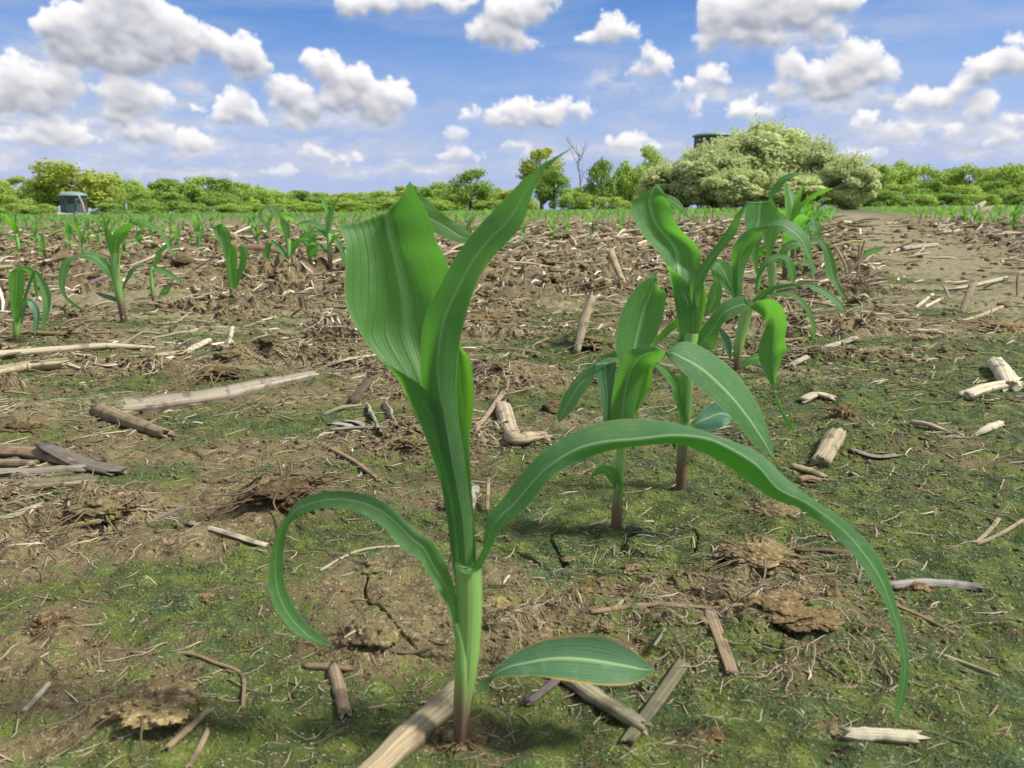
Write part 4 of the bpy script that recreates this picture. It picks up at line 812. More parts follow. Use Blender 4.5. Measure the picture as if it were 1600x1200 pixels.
# ------------------------------------------------------------------ corn that was not traced
def corn_grids(seed, n=9, nc=5, H=.165):
    r = np.random.default_rng(seed); out = []; az0 = r.uniform(0, 6.28)
    spec = [(.10, .36, .16, 35, 70), (.18, .55, .20, 50, 120), (.30, .75, .22, 58, 140), (.40, .85, .21, 66, 120), (.46, .75, .19, 76, 70), (.48, .52, .13, 84, 25)]
    for k, (z, L_, w, e, bend) in enumerate(spec):
        if k == 0 and r.random() < .4: continue
        az = az0+math.pi*(k % 2)+r.normal(0, .35); e0 = R(e+r.normal(0, 7)); bd = R(bend*r.uniform(.5, 1.3)); ln = H*L_*r.uniform(.8, 1.2); W = H*w*r.uniform(.75, 1.05)*.95
        p = np.array([0, 0, z*H]); rows = []; tw = r.normal(0, .7)
        for i in range(n):
            t = i/(n-1); th = e0-bd*t**1.4
            d = np.array([math.cos(az)*math.cos(th), math.sin(az)*math.cos(th), math.sin(th)])
            if i: p = p+d*ln/(n-1)
            side = np.array([-math.sin(az), math.cos(az), 0]); nor = np.cross(side, d)*-1
            a = tw*t*t; side, nor = side*math.cos(a)+nor*math.sin(a), nor*math.cos(a)-side*math.sin(a)
            ww = W*.5*min(1, .35+t*2.6)*(1-t**2.6)**.9+.0002
            u = np.linspace(-1, 1, nc)
            rows.append(p+side*(u*ww)[:, None]+nor*((np.abs(u)*.35+.05*np.sin(t*14+k)*u)*ww)[:, None]*(1-.4*t))
        out.append(np.array(rows))
    st = tube([(0, 0, -.004), (0, 0, H*.2), (0, 0, H*.42), (0, 0, H*.5)], [H*.026, H*.036, H*.034, H*.02], nc=8, sub=2)
    return out, st
# plants of the main row behind the traced ones: each with its stem and leaves
protos_c = []
for k in range(4):
    r_ = empty('corn_plant'); g, st = corn_grids(100+k, 12, 5)
    mb = MB().grid(st, close=True); obj('stalk', mb.mesh('stalk', M_STALK), r_)
    for i, P in enumerate(g): obj('leaf', MB().grid(P).mesh('leaf', M_LEAFY if i > 3 else M_LEAF), r_)
    protos_c.append(r_)
def copy_plant(src, loc, rz, sc, label, cat, group):
    c = src.copy(); COL.objects.link(c); c.location = loc; c.rotation_euler.z = rz; c.scale = (sc,)*3
    for ch in src.children:
        d = ch.copy(); COL.objects.link(d); d.parent = c
    return tag(c, label, cat, group)
PLACED = []
MAINROW = [(1226, 436), (1238, 416), (1246, 402), (1252, 392), (1257, 384), (1262, 377), (1266, 371), (1269, 366), (1272, 361), (1275, 357), (1277, 354), (1279, 351)]
for k, (px, py) in enumerate(MAINROW):
    p = on_ground(px, py); PLACED.append(p)
    copy_plant(protos_c[k % 4], p, k*2.1, random.uniform(1.0, 1.25), 'corn plant in the crowded far part of the main row', 'corn plant', 'plants receding along the main row')
for k, (px, py, lab) in enumerate(((517, 428, 'small corn plant half hidden behind the left edge of the broad blade'), (488, 424, 'bushy corn plant under the bowed leaf on the left'), (112, 394, 'corn plant with two drooping leaves behind the tall left plant'),
        (30, 398, 'thin corn plant near the left edge, behind the left row'), (158, 391, 'blurred corn plant behind the stem of the tall left plant'), (217, 392, 'short corn plant behind the thin seedling on the left'), (396, 372, 'small corn plant behind the stocky cupped plant'))):
    p = on_ground(px, py); PLACED.append(p); copy_plant(protos_c[(k+1) % 4], p, k*1.7, random.uniform(.8, 1.1)*(1 if k < 2 else 1.05), lab, 'corn plant', None)
for r_ in protos_c:
    for ch in list(r_.children): bpy.data.objects.remove(ch)
    bpy.data.objects.remove(r_)

ux, uy = math.sin(R(21)), math.cos(R(21))
ox, oy = A.base[0], A.base[1]
pos = []
rows_s = [0.0]+[1.1*k for k in range(1, 62)]+[-1.1-.9*k for k in range(0, 60)]
for s_ in rows_s:
    t = -3.0
    while t < 62:
        t += .175*rs.uniform(.7, 1.35)*(1+.9*smooth(14, 30, t))
        x = ox+ux*t-uy*s_+rs.normal(0, .02); y = oy+uy*t+ux*s_+rs.normal(0, .02)
        if y < 1.2 or y > 58 or abs(x) > y*.72 or rs.random() < .22: continue
        if s_ == 0 and y < 7.5: continue
        if abs(s_-1.1) < .01 and y < 2.9 and x < -.25: continue
        d = math.hypot(x, y)
        if any((x-q[0])**2+(y-q[1])**2 < .012*d for q in PLACED): continue
        pos.append((d, x, y, s_))
pos.sort()
meshes = []
for k in range(9):
    g, st = corn_grids(200+k, 8, 3); mb = MB().grid(st, close=True)
    for P in g: mb.grid(P)
    meshes.append(mb.mesh('corn_plant', M_LEAFF))
for d, x, y, s_ in pos[:285]:
    o = obj('corn_plant', meshes[rs.integers(9)], loc=(x, y, gh(x, y))); o.rotation_euler.z = rs.uniform(0, 6.28); o.scale = (rs.uniform(.6, 1.02),)*3
    if s_ == 0: tag(o, 'corn plant in the crowded far part of the main row', 'corn plant', 'plants receding along the main row')
    elif s_ < 0: tag(o, 'corn plant in the rows beyond the bare right strip', 'corn plant', 'far plants right of the bare strip')
    elif s_ < 1.2: tag(o, 'corn plant farther along the row left of the main row', 'corn plant', 'far plants of the row left of the main row')
    else: tag(o, 'corn plant in the rows behind the left-hand row', 'corn plant', 'far plants in the left field')
V, Q, U = [], [], []; n = 0
lows = []
for k in range(6):
    g, st = corn_grids(300+k, 5, 2); mb = MB()
    for P in g: mb.grid(P)
    lows.append((np.concatenate(mb.V), np.concatenate(mb.Q), np.concatenate(mb.U)))
far = pos[285:]
fx = np.array([p[1] for p in far]); fy = np.array([p[2] for p in far]); fz = ground_h(fx, fy, False)
for (d, x, y, s_), z in zip(far, fz):
    v, q, u_ = lows[rs.integers(6)]; a = rs.uniform(0, 6.28); sc = rs.uniform(.72, 1.0)
    c, s2 = math.cos(a)*sc, math.sin(a)*sc
    V.append(np.stack([v[:, 0]*c-v[:, 1]*s2+x, v[:, 0]*s2+v[:, 1]*c+y, v[:, 2]*sc+z], 1)); Q.append(q+n); U.append(u_); n += len(v)
o = obj('far_corn', mesh_np('far_corn', np.concatenate(V), np.concatenate(Q), M_LEAFF, np.concatenate(U))); tag(o, 'distant young corn merging into a green band before the trees', 'corn crop', kind='stuff')

# ------------------------------------------------------------------ trees, bush, blinds
F_SPRING = foliage_material('foliage_spring', (.22, .34, .06), (.40, .54, .13), (.52, .70, .12), .46)
F_YELLOW = foliage_material('foliage_yellow', (.26, .33, .06), (.42, .50, .12), (.54, .64, .10), .45)
F_DEEP = foliage_material('foliage_deep', (.16, .28, .06), (.31, .45, .11), (.40, .60, .10), .44)
F_SAGE = foliage_material('foliage_sage', (.42, .48, .20), (.68, .74, .40), (.68, .78, .36), .46)
M_BARK = plain('tree_bark', (.07, .055, .045), (.14, .12, .10), 8, .9); M_DEAD = plain('dead_wood', (.20, .18, .17), (.32, .30, .28), 6, .9)

def crown_mesh(name, mat, seed, nl=26, npl=70, leaf=.09, shape=(1, 1, .8), spray=0, low=-.55, ball=.30):
    r = np.random.default_rng(seed)
    V, T = [], []
    for k in range(nl):
        while True:
            c = r.uniform(-1, 1, 3)
            if .15 < np.linalg.norm(c) < .82 and c[2] > low: break
        if r.random() < .8: c = c/np.linalg.norm(c)*r.uniform(.55, .85)
        lr = ball*r.uniform(.6, 1.25); tone = r.uniform(0, .75)
        m = int(npl*r.uniform(.6, 1.3)); n = r.normal(size=(m, 3)); n[:, 2] += .25; n /= np.linalg.norm(n, axis=1)[:, None]
        p = c+n*lr*(r.uniform(.45, 1.12, (m, 1)))*np.array([1.15, 1.15, .85])
        nn = n+r.normal(size=(m, 3))*.55+np.array([0, 0, .35]); nn /= np.linalg.norm(nn, axis=1)[:, None]
        a = np.cross(nn, r.normal(size=(m, 3))); a /= np.linalg.norm(a, axis=1)[:, None]+1e-9; b = np.cross(nn, a)
        s = leaf*r.uniform(.5, 1.3, (m, 1))
        q = np.stack([p-a*s-b*s*.45, p+a*s*.2-b*s*.75, p+a*s+b*s*.3, p-a*s*.2+b*s*.75], 1)*np.array(shape)
        V.append(q.reshape(-1, 3)); T.append(np.repeat(np.clip(tone+r.uniform(-.2, .35, m), 0, 1), 4))
    for k in range(spray):                                 # upright twigs that break the outline
        a = r.uniform(0, 6.28); e = r.uniform(.35, 1.45); d = np.array([math.cos(a)*math.cos(e), math.sin(a)*math.cos(e), math.sin(e)])
        p0 = d*.8; dd = d*.5+np.array([0, 0, .8]); dd /= np.linalg.norm(dd); m = 26; t = r.uniform(0, 1, (m, 1))
        p = p0+dd*t*r.uniform(.15, .42)+r.normal(size=(m, 3))*.035*(1.2-t)
        aa = r.normal(size=(m, 3)); aa[:, 2] += 1.0; aa /= np.linalg.norm(aa, axis=1)[:, None]; b = np.cross(aa, r.normal(size=(m, 3))); b /= np.linalg.norm(b, axis=1)[:, None]
        s = leaf*.8*r.uniform(.5, 1.1, (m, 1))
        q = np.stack([p-aa*s, p-b*s*.4, p+aa*s, p+b*s*.4], 1)*np.array(shape)
        V.append(q.reshape(-1, 3)); T.append(np.repeat(r.uniform(.3, .9, m), 4))
    V = np.concatenate(V); Q = np.arange(len(V)).reshape(-1, 4)
    return mesh_np(name, V, Q, mat, smooth_=False, attrs={'tone': np.concatenate(T)})
def trunk_mesh(seed, h=1.0, limbs=6, mat=None, rad=.035, top=.75):
    r = np.random.default_rng(seed); mb = MB()
    add_tube(mb, [(0, 0, -.03), (.01, 0, h*.3), (r.normal(0, .03), r.normal(0, .03), h*top)], [rad, rad*.8, rad*.3], nc=8, sub=4, cap=False)
    for k in range(limbs):
        a = r.uniform(0, 6.28); z = h*r.uniform(.25, .6); l = r.uniform(.25, .45)
        e = np.array([math.cos(a)*l, math.sin(a)*l, z+r.uniform(.12, .35)])
        add_tube(mb, [(0, 0, z), e*.55+np.array([0, 0, z*.4]), e], [rad*.5, rad*.35, rad*.12], nc=6, sub=3, cap=False)
    return mb.mesh('trunk', mat or M_BARK)
CR = {}
for nm, mt in (('spring', F_SPRING), ('yellow', F_YELLOW), ('deep', F_DEEP)):
    CR[nm] = [crown_mesh('crown', mt, 500+k+hash_, nl=30, npl=170, leaf=.052, shape=(1, 1, 1)) for hash_ in (dict(spring=0, yellow=10, deep=20)[nm],) for k in range(4)]
TR = [trunk_mesh(600+k) for k in range(3)]
def hor(px): return 328-(px-800)*math.tan(-ROLL)
def tree(px, top, wpx, dist, kind, label, group=None, bottom=.03, name='broadleaf_tree', cat='tree', seed=None):
    d = ray(px, hor(px)); x = d[0]/d[1]*dist; z = CAMH+(hor(px)-top)*dist/F
    w = wpx*dist/F; hgt = z+.3
    k = int(px*7+top*3) % 4 if seed is None else seed
    root = tag(empty(name, (x, dist, -.3)), label, cat, group); root.rotation_euler.z = (px*1.7) % 6.28
    t = obj('trunk', TR[k % 3], root); t.scale = (hgt, hgt, hgt)
    c = obj('crown', CR[kind][k], root); cz = hgt*(1-bottom)/2
    c.location = (0, 0, hgt*bottom+cz); c.scale = (w/2, w/2, cz*1.08)
    return root
TL = 'rounded leafy tree in the left treeline'; TLG = 'trees of the left treeline'
TM = 'leafy tree in the low middle treeline'; TMG = 'trees of the middle treeline'
TRR = 'bright leafy tree in the right treeline'; TRG = 'trees of the right treeline'
for px, top, w, d, kd in ((-60, 285, 90, 110, 'spring'), (-10, 284, 80, 105, 'spring'), (40, 278, 80, 112, 'yellow'), (70, 282, 70, 100, 'spring'), (25, 305, 60, 90, 'spring'),
                          (160, 276, 70, 112, 'yellow'), (195, 276, 66, 120, 'spring'), (228, 287, 60, 125, 'spring'), (262, 282, 66, 118, 'deep'), (300, 278, 76, 112, 'spring'), (340, 281, 76, 114, 'deep'), (372, 284, 64, 120, 'spring'), (400, 291, 60, 130, 'spring'), (215, 300, 70, 98, 'deep'), (280, 303, 70, 96, 'deep'), (340, 302, 70, 96, 'deep')):
    tree(px, top, w, d, kd, TL, TLG)
for px, top, w, d, kd in ((430, 297, 60, 150, 'spring'), (465, 299, 60, 155, 'deep'), (500, 300, 60, 160, 'spring'), (535, 301, 60, 160, 'yellow'), (570, 299, 60, 160, 'spring'), (605, 296, 60, 155, 'spring'), (640, 290, 62, 150, 'yellow'), (680, 286, 60, 140, 'spring'), (705, 292, 60, 120, 'spring'), (770, 291, 60, 130, 'spring'), (800, 296, 60, 115, 'yellow'), (915, 290, 50, 120, 'spring'), (975, 275, 60, 110, 'spring'), (1000, 268, 50, 105, 'deep')):
    tree(px, top, w, d, kd, TM, TMG)
for px, top, w, d, kd in ((1368, 256, 70, 100, 'spring'), (1405, 254, 66, 108, 'spring'), (1440, 262, 70, 115, 'spring'), (1480, 266, 64, 120, 'deep'), (1510, 260, 66, 112, 'spring'), (1548, 260, 66, 118, 'spring'), (1580, 256, 70, 110, 'spring'), (1620, 256, 80, 112, 'spring'), (1660, 258, 80, 112, 'spring'), (1400, 285, 70, 80, 'spring'), (1450, 284, 70, 86, 'deep'), (1500, 288, 66, 84, 'spring'), (1550, 284, 70, 86, 'deep'), (1600, 286, 70, 84, 'spring')):
    tree(px, top, w, d, kd, TRR, TRG)
tree(118, 253, 130, 100, 'yellow', 'tall yellow-green tree rising over the small green blind on the left', bottom=.1)
tree(735, 268, 76, 100, 'deep', 'round full-crowned tree right of the folded blade tip', bottom=.15)
tree(846, 236, 74, 88, 'yellow', 'tall airy yellow-green tree crossed by the spear leaf', bottom=.3)
tree(866, 268, 62, 84, 'deep', 'darker green tree below the tip of the spear leaf', bottom=.08)
tree(938, 252, 50, 90, 'deep', 'upright green tree left of the pale bush, right of the bare tree', bottom=.05)
tree(985, 254, 62, 92, 'spring', 'bright broad tree just left of the pale bush', bottom=.05)
tree(1018, 232, 50, 100, 'spring', 'tall tree showing its top left of the raised blind', bottom=.3)
for px, top, w, d, kd in ((20, 318, 60, 75, 'spring'), (70, 318, 50, 72, 'spring'), (170, 318, 60, 72, 'deep'), (230, 316, 60, 76, 'deep'), (300, 318, 60, 78, 'deep'), (365, 318, 60, 82, 'spring'), (420, 317, 60, 90, 'spring')):
    tree(px, top, w, d, kd, 'low green shrub at the foot of the left treeline', 'shrubs under the left treeline', 0.0, 'shrub', 'shrub')
for px, top, w, d, kd in ((480, 316, 70, 110, 'spring'), (550, 316, 70, 110, 'spring'), (620, 314, 70, 105, 'spring'), (680, 312, 60, 95, 'spring'), (765, 312, 60, 85, 'spring'), (810, 308, 60, 80, 'yellow'), (900, 300, 60, 80, 'spring'), (955, 306, 60, 78, 'spring'), (1010, 305, 50, 70, 'deep')):
    tree(px, top, w, d, kd, 'bright green shrub at the foot of the middle treeline', 'shrubs under the middle treeline', 0.0, 'shrub', 'shrub')
for px, top, w, d, kd in ((1380, 300, 60, 66, 'deep'), (1430, 302, 60, 68, 'spring'), (1485, 303, 60, 70, 'deep'), (1535, 302, 60, 70, 'spring'), (1590, 302, 60, 70, 'deep')):
    tree(px, top, w, d, kd, 'green shrub at the foot of the right treeline', 'shrubs under the right treeline', 0.0, 'shrub', 'shrub')
for px, top, w, d, kd in ((1040, 292, 70, 66, 'spring'), (1090, 290, 70, 68, 'deep'), (1150, 288, 80, 70, 'deep'), (1215, 288, 80, 70, 'deep'), (1280, 288, 80, 70, 'deep'), (1335, 290, 70, 68, 'spring')):
    tree(px, top, w, d, kd, 'green shrub glimpsed behind the silver-green thicket', 'shrubs behind the silver-green thicket', 0.0, 'shrub', 'shrub')
for q in range(16):
    tree(385+q*29, 313-(q % 3)*3, 62, 120+(q*37 % 40), ('spring', 'deep', 'spring')[q % 3], 'bright green shrub at the foot of the middle treeline', 'shrubs under the middle treeline', 0.0, 'shrub', 'shrub')
# the bare tree
d_ = ray(905, hor(905)); x_ = d_[0]/d_[1]*95
root = tag(empty('dead_tree', (x_, 95, -.2)), 'bare grey leafless tree behind the tip of the spear leaf', 'tree')
mb = MB(); H_ = (hor(905)-232)*95/F
add_tube(mb, [(0, 0, 0), (.15, 0, H_*.4), (-.1, 0, H_*.75), (.1, 0, H_)], [.10, .085, .055, .015], nc=8, sub=4, cap=False); obj('trunk', mb.mesh('trunk', M_DEAD), root)
rr = np.random.default_rng(5)
for k in range(9):
    a = rr.uniform(0, 6.28); z = H_*rr.uniform(.35, .9); l = H_*rr.uniform(.14, .3); mb = MB()
    e = np.array([math.cos(a)*l*.8, math.sin(a)*l*.8, l])
    add_tube(mb, [(0, 0, z), (e[0]*.5, e[1]*.5, z+e[2]*.4), (e[0], e[1], z+e[2])], [.05, .035, .012], nc=6, sub=3, cap=False)
    for q in range(3):
        b = np.array([e[0], e[1], z+e[2]])*(.6+.15*q)+np.array([0, 0, z*(.4-.15*q)]); f = rr.normal(size=3)*.5; f[2] = abs(f[2])+.4
        add_tube(mb, [b, b+f*.5, b+f], [.022, .015, .006], nc=5, sub=2, cap=False)
    obj('limb', mb.mesh('limb', M_DEAD), root)
# the pale bush: several shrubs grown together
def bush(px, top, wpx, dist, label, seed, nl=70, npl=190, low=-.7):
    d = ray(px, hor(px)); x = d[0]/d[1]*dist; hgt = CAMH+(hor(px)-top)*dist/F+.25; w = wpx*dist/F
    root = tag(empty('silver_bush', (x, dist, -.05)), label, 'bush')
    t = obj('trunk', trunk_mesh(seed, limbs=12, rad=.02), root); t.scale = (hgt,)*3
    sx, sz = w/2, hgt*.5
    c = obj('crown', crown_mesh('crown', F_SAGE, seed, nl=nl, npl=int(npl*1.7), leaf=.023*5/max(sx, 2.2), shape=(1, .8, 1), spray=80, low=low, ball=.21), root)
    c.location = (0, 0, hgt*.48); c.scale = (sx, sx*.9, sz)
bush(1185, 203, 190, 42, 'tall central silver-green bush with feathery upright tips', 801, 90, 230)
bush(1110, 235, 130, 40, 'silver-green bush covering the raised blind from the left', 802)
bush(1050, 262, 110, 41, 'low leftmost mound of the silver-green thicket', 803)
bush(1262, 228, 120, 41, 'silver-green bush joining the right flank of the tall central one', 804)
bush(1325, 252, 100, 39.5, 'rightmost silver-green bush, thinning towards the bare strip', 805)
bush(1150, 272, 120, 38.5, 'low front skirt of the silver-green thicket, left of the hooked leaf', 806, 60)
bush(1225, 276, 130, 38.5, 'low front skirt of the silver-green thicket, right of the hooked leaf', 807, 60)

M_BL = plain('blind_green', (.035, .068, .055), (.055, .092, .075), 3, .5); M_BR = plain('blind_roof_green', (.16, .25, .23), (.20, .29, .26), 3, .45); M_WIN = plain('blind_window_dark', (.008, .010, .011), (.014, .016, .017), 3, .3); M_WOOD = plain('pale_lumber', (.42, .33, .20), (.52, .42, .26), 5, .8)
def blind(px, base, top, wpx, dist, label, name, legs=False, rot=.3):
    d = ray(px, hor(px)); x = d[0]/d[1]*dist; zb = CAMH-(base-hor(px))*dist/F; zt = CAMH-(top-hor(px))*dist/F
    r = wpx*dist/F/2; H = zt-zb; root = tag(empty(name, (x, dist, zb)), label, 'hunting blind'); root.rotation_euler.z = rot
    n = 8; a = np.arange(n)/n*2*math.pi+math.pi/8
    ring = lambda rr, z: np.stack([np.cos(a)*rr, np.sin(a)*rr, np.full(n, z)], 1)
    wt = H*.80
    mb = MB(); mb.grid(np.array([ring(.01, 0), ring(r*.9, 0), ring(r*.9, wt*.5), ring(r*.92, wt), ring(r*.85, wt+.02), ring(.01, wt+.02)]), close=True); obj('wall', mb.mesh('wall', M_BL, False), root)
    mb = MB(); mb.grid(np.array([ring(.02, wt-.01), ring(r*1.04, wt-.02), ring(r*1.06, wt+.05), ring(r*.9, wt+H*.10), ring(r*.6, wt+H*.17), ring(.02, wt+H*.21)]), close=True); obj('roof', mb.mesh('roof', M_BR, True), root)
    for k in range(n):
        b = (a[k]+a[(k+1) % n])/2 if k < n-1 else a[k]+math.pi/8; ap = r*.915*math.cos(math.pi/8)
        mb = MB(); mb.box((0, 0, 0), (.05, r*.42, H*.14)); w = obj('window', mb.mesh('window', M_WIN, False), root); w.location = (math.cos(b)*ap, math.sin(b)*ap, wt*.68); w.rotation_euler.z = b
    for k in range(n):
        mb = MB(); mb.box((0, 0, wt/2), (.05, .05, wt*.97)); s = obj('corner_post', mb.mesh('corner_post', M_BL, False), root); s.location = (math.cos(a[k])*r*.905, math.sin(a[k])*r*.905, 0)
    mb = MB(); mb.box((0, 0, 0), (.05, r*.5, wt*.5)); b = a[4]+math.pi/8; w = obj('door', mb.mesh('door', M_BL, False), root); w.location = (math.cos(b)*r*.9*math.cos(math.pi/8), math.sin(b)*r*.9*math.cos(math.pi/8), wt*.3); w.rotation_euler.z = b
    if legs:
        for sx in (-1, 1):
            for sy in (-1, 1):
                mb = MB(); add_tube(mb, [(sx*r*.55, sy*r*.55, 0), (sx*r*.8, sy*r*.8, -zb/2), (sx*r*1.05, sy*r*1.05, -zb-.2)], [.06, .06, .06], nc=6, sub=2); obj('leg', mb.mesh('leg', M_BARK), root)
    return root, x, zb, r
_, bx, bz, br = blind(117, 333, 301, 40, 55, 'small green octagonal blind standing on the ground before the left trees', 'hunting_blind', rot=.25)
blind(1108, 247, 213, 56, 58, 'raised green blind on legs, mostly hidden behind the pale bush', 'raised_hunting_blind', True, rot=.25)
mb = MB(); mb.box((0, 0, 0), (1.0, .9, .10)); o = obj('pallet', mb.mesh('pallet', M_WOOD, False), loc=(bx-br*.75, 53.6, bz-.02)); tag(o, 'pale wooden pallet at the foot of the small green blind', 'pallet')
mb = MB(); add_tube(mb, [(0, 0, -.1), (-.12, 0, .6), (-.30, 0, 1.15)], [.075, .07, .05], nc=7, sub=3); o = obj('leaning_post', mb.mesh('leaning_post', plain('weathered_post', (.32, .22, .15), (.45, .34, .25), 6)), loc=(bx+br*1.38, 54, bz)); tag(o, 'weathered post leaning beside the small green blind', 'post')
# ------------------------------------------------------------------ sky, sun, camera
SUN_EL, SUN_AZ = R(50), R(100)         # azimuth clockwise from straight ahead
def box_blur(a, r):
    for ax in (0, 1):
        c = np.cumsum(np.pad(a, [(r+1, r) if k == ax else (0, 0) for k in (0, 1)], mode='edge'), axis=ax)
        n = a.shape[ax]
        a = (np.take(c, np.arange(2*r+1, 2*r+1+n), ax)-np.take(c, np.arange(0, n), ax))/(2*r+1)
    return a
def cloud_picture():
    """Cumulus opacity and brightness over azimuth and elevation, worked out from overlapping puffs."""
    U0, U1, E0, E1 = -1000, 1000, -60, 440
    W, H = U1-U0, E1-E0
    u, e = np.meshgrid(np.arange(U0, U1)+.5, np.arange(E0, E1)+.5)
    r = np.random.default_rng(12)
    big = fbm(u/64, e/50, 301, 4, .55); big2 = fbm(u/64+9.3, e/50+4.1, 302, 4, .55)
    wu = u+26*big+9*fbm(u/17, e/15, 303, 3, .6); we = e+20*big2+8*fbm(u/17+5, e/15, 304, 3, .6)
    Hh = np.full(u.shape, -60.0)
    for px, py, rx, ry in PUFFS:
        dr = ray(px, py); a = math.atan2(dr[0], dr[1])*F; ee = math.asin(dr[2]/np.linalg.norm(dr))*F
        rx *= .9; ry *= .9; kids = [(a, ee, rx*.9, ry*.9)]
        for k in range(7):
            t = r.uniform(-.35, math.pi+.35); q = r.uniform(.24, .48)
            kids.append((a+math.cos(t)*rx*.72, ee+math.sin(t)*ry*.66, rx*q, min(rx, ry*1.15)*q))
        for ca, ce, cx, cy in kids:
            j0, j1 = int(max(0, ca-cx*1.9-U0-40)), int(min(W, ca+cx*1.9-U0+40)); i0, i1 = int(max(0, ce-cy*1.9-E0-34)), int(min(H, ce+cy*1.9-E0+34))
            if j1 <= j0 or i1 <= i0: continue
            q = 1-((wu[i0:i1, j0:j1]-ca)/cx)**2-((we[i0:i1, j0:j1]-ce)/cy)**2
            h = np.sign(q)*np.sqrt(np.abs(q))*(cx*cy)**.5
            S = Hh[i0:i1, j0:j1]; S[:] = np.maximum(S, h)
    det = fbm(u/12, e/11, 310, 4, .6)
    Hs = np.maximum(Hh, 0)
    al = smooth(-2, 15, Hh+13*det)*(Hh > -40)
    al = .5*al+.5*box_blur(al, 2)
    wb = np.clip((np.roll(box_blur(box_blur(np.where(Hs > 0, 1.0, 0.0), 8), 8), -16, axis=0)-.1)*1.5, 0, 1)*.5; al = al*(1-wb)+box_blur(al, 7)*wb   # ragged, softer undersides
    surf = box_blur(Hs, 3)+7.0*fbm(u/30, e/24, 311, 3, .5)*smooth(0, 12, Hs)
    gy, gx = np.gradient(box_blur(surf, 3)); nz = 1.5
    nl = np.sqrt(gx*gx+gy*gy+nz*nz)
    lam = (-gx*.30-gy*.80+nz*.45)/nl
    sm = box_blur(box_blur(np.where(Hs > 0, 1.0, 0.0), 12), 12)
    up = np.roll(sm, -18, axis=0); dn = np.roll(sm, 14, axis=0)          # how much cloud lies above / below a point
    lit = .86+.46*lam-.86*(up-.20)+.34*fbm(u/30, e/26, 320, 4, .6)
    lit = box_blur(np.clip(lit, 0, 1), 2)
    fade = smooth(15, 130, e)
    al = al*(.55+.45*smooth(20, 120, e))
    S = np.zeros_like(al)                                              # flat grey veils low in the sky
    for px, py, rx, ry in VEILS:
        dr = ray(px, py); a = math.atan2(dr[0], dr[1])*F; ee = math.asin(dr[2]/np.linalg.norm(dr))*F
        S = np.maximum(S, np.exp(-1.3*(((wu-a)/rx)**2+((we-ee)/ry)**2)))
    S = np.clip(S*(.7+1.1*fbm(u/60, e/22, 340, 4, .6)), 0, 1)*.9; al0 = al
    img = np.zeros((H, W, 4), np.float32)
    lit = lit*(.5+.5*fade)+.28*(1-fade)
    vl = .42+.5*np.clip(fbm(u/45, e/16, 341, 4, .6)+.25, 0, 1)
    lit = (lit*al+vl*S*(1-al))/np.maximum(al+S*(1-al), 1e-4); al = al+S*(1-al)
    img[..., 0] = lit; img[..., 1] = lit; img[..., 2] = lit; img[..., 3] = np.clip(al, 0, 1)
    im = bpy.data.images.new('cloud_field', W, H, alpha=True, float_buffer=True); im.colorspace_settings.name = 'Non-Color'
    im.alpha_mode = 'CHANNEL_PACKED'
    im.pixels.foreach_set(img.ravel()); im.pack()
    return im, (U0, U1, E0, E1)
